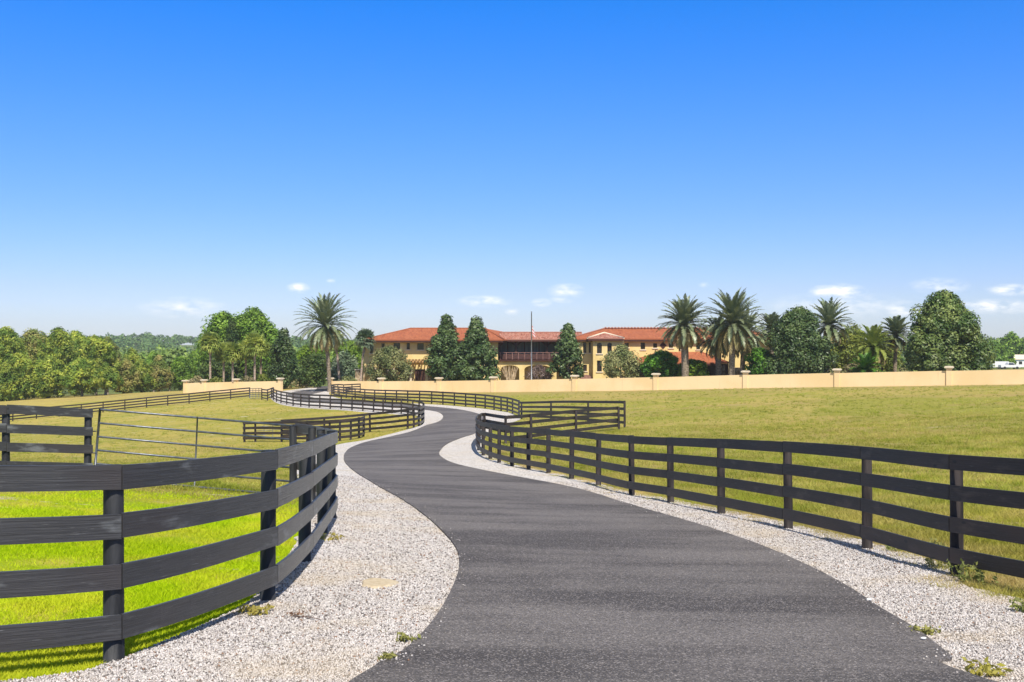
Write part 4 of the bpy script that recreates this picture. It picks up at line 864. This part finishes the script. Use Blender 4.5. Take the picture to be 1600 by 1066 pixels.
# ------------------------------------------------------------------ garden trees and shrubs
tree('magnolia', 'dark conical magnolia in front of the left wing, the left and taller of the pair', 698, 146, 495, 591, 74, 'cone', L_mag, n=13000, ls=.24, clump=.75)
tree('magnolia', 'dark conical magnolia in front of the left wing, the right one of the pair', 745, 145, 499, 592, 72, 'cone', L_mag, n=13000, ls=.24, clump=.75)
tree('magnolia', 'narrow conical magnolia in front of the loggia, right of the flagpole', 888, 144, 506, 588, 56, 'cone', L_mag, n=9000, ls=.22, clump=.62)
tree('olive_tree', 'round olive-coloured tree in front of the garage doors', 607, 143, 542, 597, 72, 'dome', L_olive, n=12000, ls=.15, clump=.6)
tree('olive_tree', 'round olive-coloured tree in front of the bay of the right wing', 970, 142, 540, 592, 60, 'dome', L_olive, n=10000, ls=.15, clump=.6)
tree('shrub', 'large rounded bright green shrub below the right wing windows', 1033, 138, 549, 590, 66, 'dome', L_bright, False, n=9000, ls=.18, cat='shrub')
tree('shrub', 'broad-leaved light green shrub left of the porch', 1084, 136, 562, 592, 46, 'dome', L_lime, False, n=2600, ls=.34, cat='shrub')
tree('shrub', 'bright green shrub at the foot of the largest palm, right of the porch', 1188, 134, 543, 590, 50, 'dome', L_bright, False, n=7000, ls=.18, cat='shrub')
tree('magnolia', 'wide dark magnolia between the largest palm and the upswept palm', 1247, 132, 481, 590, 118, 'broad', L_mag, n=38000, ls=.19, clump=1.0)
tree('magnolia', 'biggest magnolia, broad and glossy, at the right above the wall', 1476, 122, 457, 587, 146, 'broad', L_mag2, n=60000, ls=.19, clump=1.1)
tree('garden_tree', 'yellow-green feathery tree behind the low bright palm', 1330, 146, 507, 590, 74, 'dome', L_gold, n=9000, ls=.2)
tree('garden_tree', 'yellow-green tree close against the left side of the big magnolia', 1378, 148, 520, 592, 60, 'dome', L_gold, n=7000, ls=.2)
tree('shrub', 'dry brownish shrub peeping over the wall beside the young palm', 1335, 127, 568, 590, 40, 'dome', L_dry, False, n=2500, ls=.16, cat='shrub')
tree('shrub', 'round leafless brown shrub under the widest arch of the mansion', 842, 146, 571, 596, 44, 'dome', leafmat('brown_twigs', (.17, .12, .10), (.30, .23, .20), (.13, .09, .08), .8, .1), False, n=3800, ls=.10, cat='shrub')
# bare multi-stemmed tree in front of the left arch
def bare_tree(px, d, ytop, wpx, label):
    x = XD(px, d); z0 = gz1(x, d); root = empty('crape_myrtle', (x, d, z0), label, 'tree'); h = ZD(ytop, d)-z0; mb = MB(); hw = wpx/F*d/2; rr = random.Random(2)
    for k in range(11):
        a = (k-5)/5; tx = a*hw; mb.tube([(a*.2, rr.uniform(-.2, .2), -.1), (tx*.45, rr.uniform(-.3, .3), h*.4), (tx*.9+rr.uniform(-.2, .2), rr.uniform(-.4, .4), h*rr.uniform(.85, 1.))], [.07, .055, .03], 6)
        for j in range(2): mb.tube([(tx*.6, 0, h*.5), (tx*.8+rr.uniform(-.5, .5), rr.uniform(-.3, .3), h*rr.uniform(.8, .98))], [.035, .015], 5)
    mb.build('trunk', simple('tan_bark', (.40, .29, .17), (.52, .40, .26), 3), root)
bare_tree(797, 144, 570, 30, 'pruned bare multi-stemmed tree in front of the left arch of the mansion')
# left cluster behind the fan palms
tree('oak', 'broad bright green oak behind the fan palms, the right one of the pair', 396, 176, 484, 592, 98, 'dome', L_oak, n=22000, ls=.26, clump=1.5)
tree('oak', 'broad green oak behind the fan palms, the left one of the pair', 351, 180, 490, 598, 96, 'dome', L_oak, n=22000, ls=.26, clump=1.5)
tree('oak', 'green oak standing further back in the gap between the oak pair', 374, 188, 493, 590, 78, 'dome', L_oak, n=14000, ls=.26, clump=1.5)
tree('garden_tree', 'dark open tree in front of the oak pair, between the fan palm heads', 362, 172, 499, 592, 36, 'egg', L_dark, n=6500, ls=.2)
tree('garden_tree', 'dark green low tree filling the space behind the fan palm trunks', 372, 174, 548, 602, 118, 'dome', L_dark, n=10000, ls=.24)
tree('garden_tree', 'dark loose tree between the fan palms and the lone date palm', 443, 160, 516, 602, 54, 'egg', L_mag, n=8500, ls=.2)
tree('garden_tree', 'green tree behind the dark loose tree, left of the lone date palm', 428, 185, 514, 592, 52, 'round', L_oak, n=7000, ls=.26)
tree('garden_tree', 'light lime-green tree behind the lone date palm, the left one', 486, 215, 540, 588, 66, 'dome', L_lime, n=7000, ls=.3)
tree('garden_tree', 'light lime-green tree behind the lone date palm, the right one', 548, 220, 533, 590, 74, 'dome', L_lime, n=7000, ls=.3)
tree('shrub', 'dark spreading shrub left of the lone date palm trunk', 492, 166, 553, 600, 62, 'dome', L_dark, False, n=6500, ls=.2, cat='shrub')
tree('weeping_tree', 'grey-green weeping tree between the lone date palm and the mansion', 538, 155, 546, 603, 48, 'dome', L_grey, n=7500, ls=.2, droop=1.6)
tree('shrub', 'pale dry hedge above the entrance, left of the lone date palm', 462, 172, 583, 607, 54, 'dome', L_dry, False, n=2600, ls=.18, cat='shrub')
tree('shrub', 'spiky green clump over the short wall beside the last fan palm', 411, 150, 583, 603, 20, 'dome', L_gold, False, n=1500, ls=.2, cat='shrub')
for i, (px, w_, yt, lf_, lb) in enumerate([(306,34,588,L_dry,'dry pale shrub over the left end of the short wall'),(338,34,589,L_gold,'yellowish low shrub over the short wall between the first two fan palm trunks'),(386,34,588,L_dry,'tan shrub over the short wall right of the middle column'),(545,40,588,L_olive,'grey-green low shrubs over the wall left of the mansion corner'),(585,30,588,L_dry,'dry shrub over the wall at the mansion corner'),(1204,30,586,L_bright,'small green shrub over the wall under the dark magnolia'),(1412,30,577,L_dry,'reddish dry shrub at the foot of the palm by the big magnolia')]):
    d = wall_pt(px)[1]+3; tree('shrub', lb, px, d, yt, 612, w_, 'dome', lf_, False, n=1600, ls=.16, cat='shrub')

# flagpole
d = 141; x = XD(830.5, d); z0 = gz1(x, d); fp = empty('flagpole', (x, d, z0), 'tall grey flagpole with a furled flag in front of the loggia', 'flagpole'); zt = ZD(489, d)-z0
mb = MB(); mb.tube([(0,0,-.1), (0,0,zt)], [.11, .06], 8); mb.tube([(0,0,zt), (0,0,zt+.12), (0,0,zt+.2)], [.02, .1, .03], 8); mb.build('pole', M_steel, fp, True)
mb = MB(); zf = ZD(508, d)-z0
for k in range(4): mb.poly([(.07+.1*k, 0, zf-.35*k), (.07+.1*(k+1), .05*(k % 2), zf-.25-.35*k), (.10+.1*(k+1), .05*(k % 2), zf-1.2-.22*k), (.07+.1*k, 0, zf-1.1-.2*k)], (.01, .02, 0))
def flagmat():
    m, nt, b, o = new_mat('furled_flag'); wv = nt.nodes.new('ShaderNodeTexWave'); wv.bands_direction = 'DIAGONAL'; wv.inputs['Scale'].default_value = 1.6; nt.links.new(obj_co(nt), wv.inputs['Vector'])
    nt.links.new(mixc(nt, rng(nt, wv.outputs[0], .45, .55), (.55, .12, .12), (.7, .68, .68)), b.inputs['Base Color']); b.inputs['Roughness'].default_value = .8; return m
mb.build('flag', flagmat(), fp)

# ------------------------------------------------------------------ woods
W1 = [(8,186,512,626,70,L_wood),(52,196,515,622,66,L_wood2),(92,190,513,622,62,L_wood),(118,200,518,618,58,L_wood),(150,186,524,617,58,L_wood),(168,205,527,612,50,L_wood2),(-30,190,508,630,70,L_wood),
      (30,178,552,632,56,L_wood),(75,180,556,630,60,L_wood),(128,178,560,624,58,L_wood),(10,176,566,634,40,L_wood),(165,178,570,620,46,L_wood),
      (196,190,560,614,44,L_wood2),(222,194,562,612,42,L_wood),(248,196,556,610,40,L_wood2),(205,215,545,606,46,L_wood),(240,222,550,604,46,L_oak),(282,200,556,607,44,L_oak),(305,214,548,603,44,L_oak),(265,240,545,600,44,L_far),(318,190,570,606,30,L_oak)]
wl_ = ['tall tree of the left wood at the photo edge', 'reddish-topped tree of the left wood, second from the edge', 'high-crowned tree in the middle of the left wood', 'rear tree near the right shoulder of the left wood', 'rounded tree forming the right shoulder of the left wood', 'brownish tree stepping down at the right end of the left wood', 'tree of the left wood cut by the left photo edge',
       'low front tree of the left wood under the edge tree', 'low front tree of the left wood in front of its middle', 'low front tree of the left wood near its right end', 'small bushy tree at the foot of the wood at the left photo edge', 'small bright tree at the lower right foot of the left wood',
       'small russet tree right of the left wood', 'small green tree at the field edge, right of the russet one', 'second russet tree at the field edge, nearer the short wall', 'green tree behind the small russet trees', 'rounded green tree behind the field edge, halfway to the short wall', 'bright green tree left of the end of the short wall', 'green tree just behind the left end of the short wall', 'bluish green tree further back between the wood and the oaks', 'low green bush-like tree touching the left oak']
for (px, d, yt, yb_, w_, lf_), lb in zip(W1, wl_):
    tree('woodland_tree', lb, px, d, yt, yb_-(26 if w_ > 55 and yt < 540 else 13 if w_ > 40 and px < 190 else 3), w_*1.05, 'dome' if w_ > 50 else 'egg', lf_, n=int(260*w_), ls=.21, group='trees of the left wood', clump=w_/F*d*.105, tr=.22)
# far forest over the valley and the ridge
def forest(name, label, px0, px1, d0, d1, n, leaf, hmin, hmax, nl, ls):
    Cs = []; Ns = []; Ss = []
    d = np.exp(rs.uniform(np.log(d0), np.log(d1), n)); p = rs.uniform(px0, px1, n); x = (p-HX)/F*d; z = gz(x, d); h = rs.uniform(hmin, hmax, n)*(1+.25*np.clip((d-500)/500, 0, 1)*rs.random(n))
    for i in range(n):
        wv = h[i]*rs.uniform(.75, 1.05); k = int(nl*(1.25-.6*min(1, (d[i]-d0)/(d1-d0)))); v = rs.normal(size=(k, 3)); v /= np.linalg.norm(v, axis=1)[:,None]; v[:,2] = np.abs(v[:,2])*.9-.25
        rad = rs.uniform(.72, 1.08, k)[:,None]*(1+.12*np.sin(v[:,:1]*6+i)); Cs.append(v*rad*np.array([wv/2, wv/2, h[i]*.55])+np.array([x[i], d[i], z[i]+h[i]*.45])); nn = v+rs.normal(0, .5, v.shape); nn /= np.linalg.norm(nn, axis=1)[:,None]; Ns.append(nn); Ss.append(np.full(k, ls*(1+d[i]/450))*rs.uniform(.6, 1.3, k))
    o = link(name, leaves_mesh(name, np.concatenate(Cs), np.concatenate(Ns), np.concatenate(Ss), .7), leaf); tag(o, label, 'forest', kind='stuff')
forest('valley_forest', 'dense green forest filling the valley beyond the left field', 60, 620, 225, 620, 330, L_far, 9, 13, 300, .34)
forest('ridge_forest', 'hazy dark forest covering the far ridge on the left', -250, 800, 620, 1150, 560, L_ridge, 9, 15, 130, .42)
forest('horizon_forest', 'far line of dark trees beyond the right field', 1180, 2000, 420, 900, 170, L_far, 9, 14, 200, .45)
FT = [(1553,330,533,576,34),(1580,345,520,578,42),(1612,340,524,578,40),(1565,300,541,582,40),(1536,310,548,580,30),(1395,340,553,570,36)]
ft_ = ['distant green tree just right of the big magnolia', 'tallest distant dark tree at the right edge', 'distant tree cut by the right photo edge', 'low distant round tree above the white truck', 'small distant tree touching the big magnolia on the right', 'small distant tree seen between the last palm trunk and the yellow bushes']
for (px, d, yt, yb_, w_), lb in zip(FT, ft_): tree('distant_tree', lb, px, d, yt, yb_-2, w_, 'dome', L_oak, n=3600, ls=.42, group='distant trees at the right', tr=.3)

# distant white building, pickup and trailer at the right
def at_ground(px, d): x = XD(px, d); return x, d, gz1(x, d)
x, y, z = at_ground(1600, 322); b = empty('shed', (x, y, z), 'small white building with a pale roof far away at the right edge', 'building')
mb = MB(); mb.box(-3.2, 3.4, 0, 5, 0, 2.4); mb.build('wall', M_white, b); mb = MB(); mb.poly([(-3.6,-.4,2.402), (-3.6,5.4,2.402), (-3.6,2.5,3.9)], (7.4, 0, 0)); mb.build('roof', M_cap, b)
mb = MB(); mb.box(-1.6, -.6, -.05, -.002, .9, 1.8); mb.build('window', M_glass, b); mb = MB(); mb.box(.9, 1.9, -.05, -.002, 0, 2.); mb.build('door', M_steel, b)
x, y, z = at_ground(1577, 285); t = empty('pickup_truck', (x, y, z), 'white pickup truck parked far off behind the right end of the wall', 'truck')
mb = MB(); mb.add([(-2.7,-.9,.5),(2.7,-.9,.5),(2.75,-.9,1.05),(1.4,-.9,1.15),(.7,-.78,1.8),(-.6,-.78,1.8),(-.8,-.9,1.15),(-2.7,-.9,1.15),(-2.7,.9,.5),(2.7,.9,.5),(2.75,.9,1.05),(1.4,.9,1.15),(.7,.78,1.8),(-.6,.78,1.8),(-.8,.9,1.15),(-2.7,.9,1.15)],
  [(0,1,2,3,6,7),(3,4,5,6),(15,14,11,10,9,8),(14,13,12,11),(1,9,10,2),(2,10,11,3),(3,11,12,4),(4,12,13,5),(5,13,14,6),(6,14,15,7),(7,15,8,0),(0,8,9,1)]); mb.build('body', M_white, t)
mb = MB(); mb.poly([(1.2,-.90,1.2),(.65,-.80,1.7),(-.5,-.80,1.7),(-.68,-.90,1.2)], (0, -.02, 0)); mb.build('window', M_glass, t)
for sx in (-1.7, 1.75):
    for sy in (-.92, .92): mb = MB(); mb.tube([(sx, sy-.1, .37), (sx, sy+.1, .37)], .37, 12); mb.build('wheel', M_rubber, t)
x, y, z = at_ground(1561, 288); t = empty('trailer', (x, y, z), 'white box trailer parked left of the far pickup truck', 'trailer')
mb = MB(); mb.box(-2.3, 2.3, -1, 1, .5, 2.1); mb.tube([(2.3,0,.6), (3.3,0,.55)], .05, 6); mb.build('body', M_white, t)
for sx in (-.5, .4): mb = MB(); mb.tube([(sx, -1.05, .34), (sx, -.85, .34)], .34, 12); mb.build('wheel', M_rubber, t)

# ------------------------------------------------------------------ small things on the ground
c = G(592, 918); mb = MB((c[0], c[1], 0)); z = gz1(*c); pts = []
for k in range(28):
    a = 2*math.pi*k/28; r_ = 1+.08*math.sin(3*a+1)+.05*math.sin(7*a); pts.append((c[0]+.175*r_*math.cos(a), c[1]+.24*r_*math.sin(a)))
top = [(p[0]*.9+c[0]*.1, p[1]*.9+c[1]*.1, gz1(*p)+.050) for p in pts]; low = [(p[0], p[1], gz1(*p)+.02) for p in pts]; n = len(pts)
mb.add(top+low, [tuple(range(n))]+[(i+n, (i+1)%n+n, (i+1)%n, i) for i in range(n)]); o = mb.build('sand_patch', simple('tan_sand', (.46, .37, .25), (.56, .47, .34), 20, .95, .4, 60)); o.location = (c[0], c[1], 0); tag(o, kind='structure')
def weed(px, py, r, n, label, leaf=L_weed, h=.16, ls=.028, name='weed'):
    x, y = G(px, py); z = gz1(x, y)+.03; root = empty(name, (x, y, z), label, 'weed', 'weeds in the gravel'); P = []; Nn = []; mb = MB(); st = max(3, n//14)
    for s in range(st):
        a = rs.uniform(0, 6.28); q_ = r*math.sqrt(rs.random()); bx_, by_ = q_*math.cos(a), q_*math.sin(a); hh = h*rs.uniform(.5, 1.1); tx, ty = bx_+rs.normal(0, .03), by_+rs.normal(0, .03)
        mb.tube([(bx_, by_, -.02), ((bx_+tx)/2+.005, (by_+ty)/2, hh*.5), (tx, ty, hh)], .0022, 4, False)
        for k in range(n//st): t_ = rs.uniform(.1, 1); P.append((bx_+(tx-bx_)*t_+rs.normal(0, .018), by_+(ty-by_)*t_+rs.normal(0, .018), hh*t_+.01)); v = rs.normal(size=3)+np.array([0, 0, .9]); Nn.append(v/np.linalg.norm(v))
    link('leaves', leaves_mesh('leaves', np.array(P), np.array(Nn), rs.uniform(.5, 1.2, len(P))*ls, .45), leaf, root); mb.build('stem', leaf, root)
weed(1466, 893, .14, 210, 'tallest leafy weed at the base of the big right-hand post', h=.30)
weed(1520, 915, .18, 200, 'pale weeds spreading in the gravel right of the big right-hand post', h=.18)
weed(1409, 864, .20, 220, 'flat green weeds between the last two posts of the near right fence', h=.06)
weed(1598, 962, .10, 130, 'dark green weed clump at the right photo edge', h=.10)
weed(1455, 998, .06, 90, 'small green weed at the asphalt edge at the right', h=.05)
weed(1540, 1060, .10, 130, 'yellowish weeds by the asphalt at the bottom right corner', L_grass2, h=.06)
weed(637, 1010, .05, 70, 'tiny weed at the left asphalt edge, upper of two', h=.045)
weed(604, 1040, .05, 70, 'tiny weed at the left asphalt edge, lower of two', h=.045)
weed(513, 846, .16, 150, 'faint low weeds beside the corner post of the near left fence', h=.04, leaf=L_grass2)
weed(400, 965, .12, 150, 'low weeds at the foot of the second post of the near left fence', h=.05, leaf=L_grass2)
# twig with dead leaves
x, y = G(470, 972); z = gz1(x, y)+.045; tw = empty('twig', (x, y, z), 'brown twig with dead leaves lying on the gravel at the left', 'twig'); mb = MB(); mb.tube([(-.05,0,.0), (.06,-.03,.006), (.17,-.09,0)], .003, 5); mb.tube([(-.05,0,0), (-.09,.05,.02)], .0025, 5); mb.build('stem', M_wood, tw)
P = rs.normal(0, 1, (60, 3))*np.array([.05, .035, .01])+np.array([-.03, .01, .018]); v = rs.normal(size=(60, 3))+np.array([0, 0, 1.]); v /= np.linalg.norm(v, axis=1)[:,None]
link('dead_leaf', leaves_mesh('dead_leaf', P, v, rs.uniform(.008, .02, 60), .4), leafmat('dead_leaves', (.20, .10, .05), (.34, .19, .10), (.15, .08, .05), .7, .1), tw)
for px, py, s, lb in ((1358, 949, .028, 'white stone strayed onto the asphalt near the right edge, the upper one'), (1443, 1012, .024, 'white stone strayed onto the asphalt near the right edge, the lower one')):
    x, y = G(px, py); mb = MB(); vs = []; 
    for i in range(4):
        ph = [-.5, .1, .55, .95][i]*1.4
        for k in range(7): a = k*.9+i; vs.append((s*math.cos(ph)*math.cos(a)*(1+.15*math.sin(a*2)), s*.7*math.cos(ph)*math.sin(a), s*.6*(.45+math.sin(ph)*.6)))
    fs = [(i*7+k, i*7+(k+1)%7, (i+1)*7+(k+1)%7, (i+1)*7+k) for i in range(3) for k in range(7)]+[tuple(range(21, 28)), tuple(range(6, -1, -1))]
    mb.add(vs, fs); o = mb.build('stone', M_white); o.location = (x, y, gz1(x, y)+.06); tag(o, lb, 'stone')

# ------------------------------------------------------------------ air
mb = MB(); mb.box(-2000, 2000, -200, 1900, -60, 40)
hz_ = bpy.data.materials.new('thin_haze'); hz_.use_nodes = True; t_ = hz_.node_tree; t_.nodes.clear(); ho_ = t_.nodes.new('ShaderNodeOutputMaterial'); hv_ = t_.nodes.new('ShaderNodeVolumePrincipled')
hv_.inputs['Color'].default_value = (.93, .97, 1., 1); hv_.inputs['Density'].default_value = .00019; hv_.inputs['Anisotropy'].default_value = .0; t_.links.new(hv_.outputs[0], ho_.inputs['Volume'])
tag(mb.build('haze', hz_), 'thin pale haze in the air over the fields and woods', 'haze', kind='stuff')
scene.cycles.volume_bounces = 0
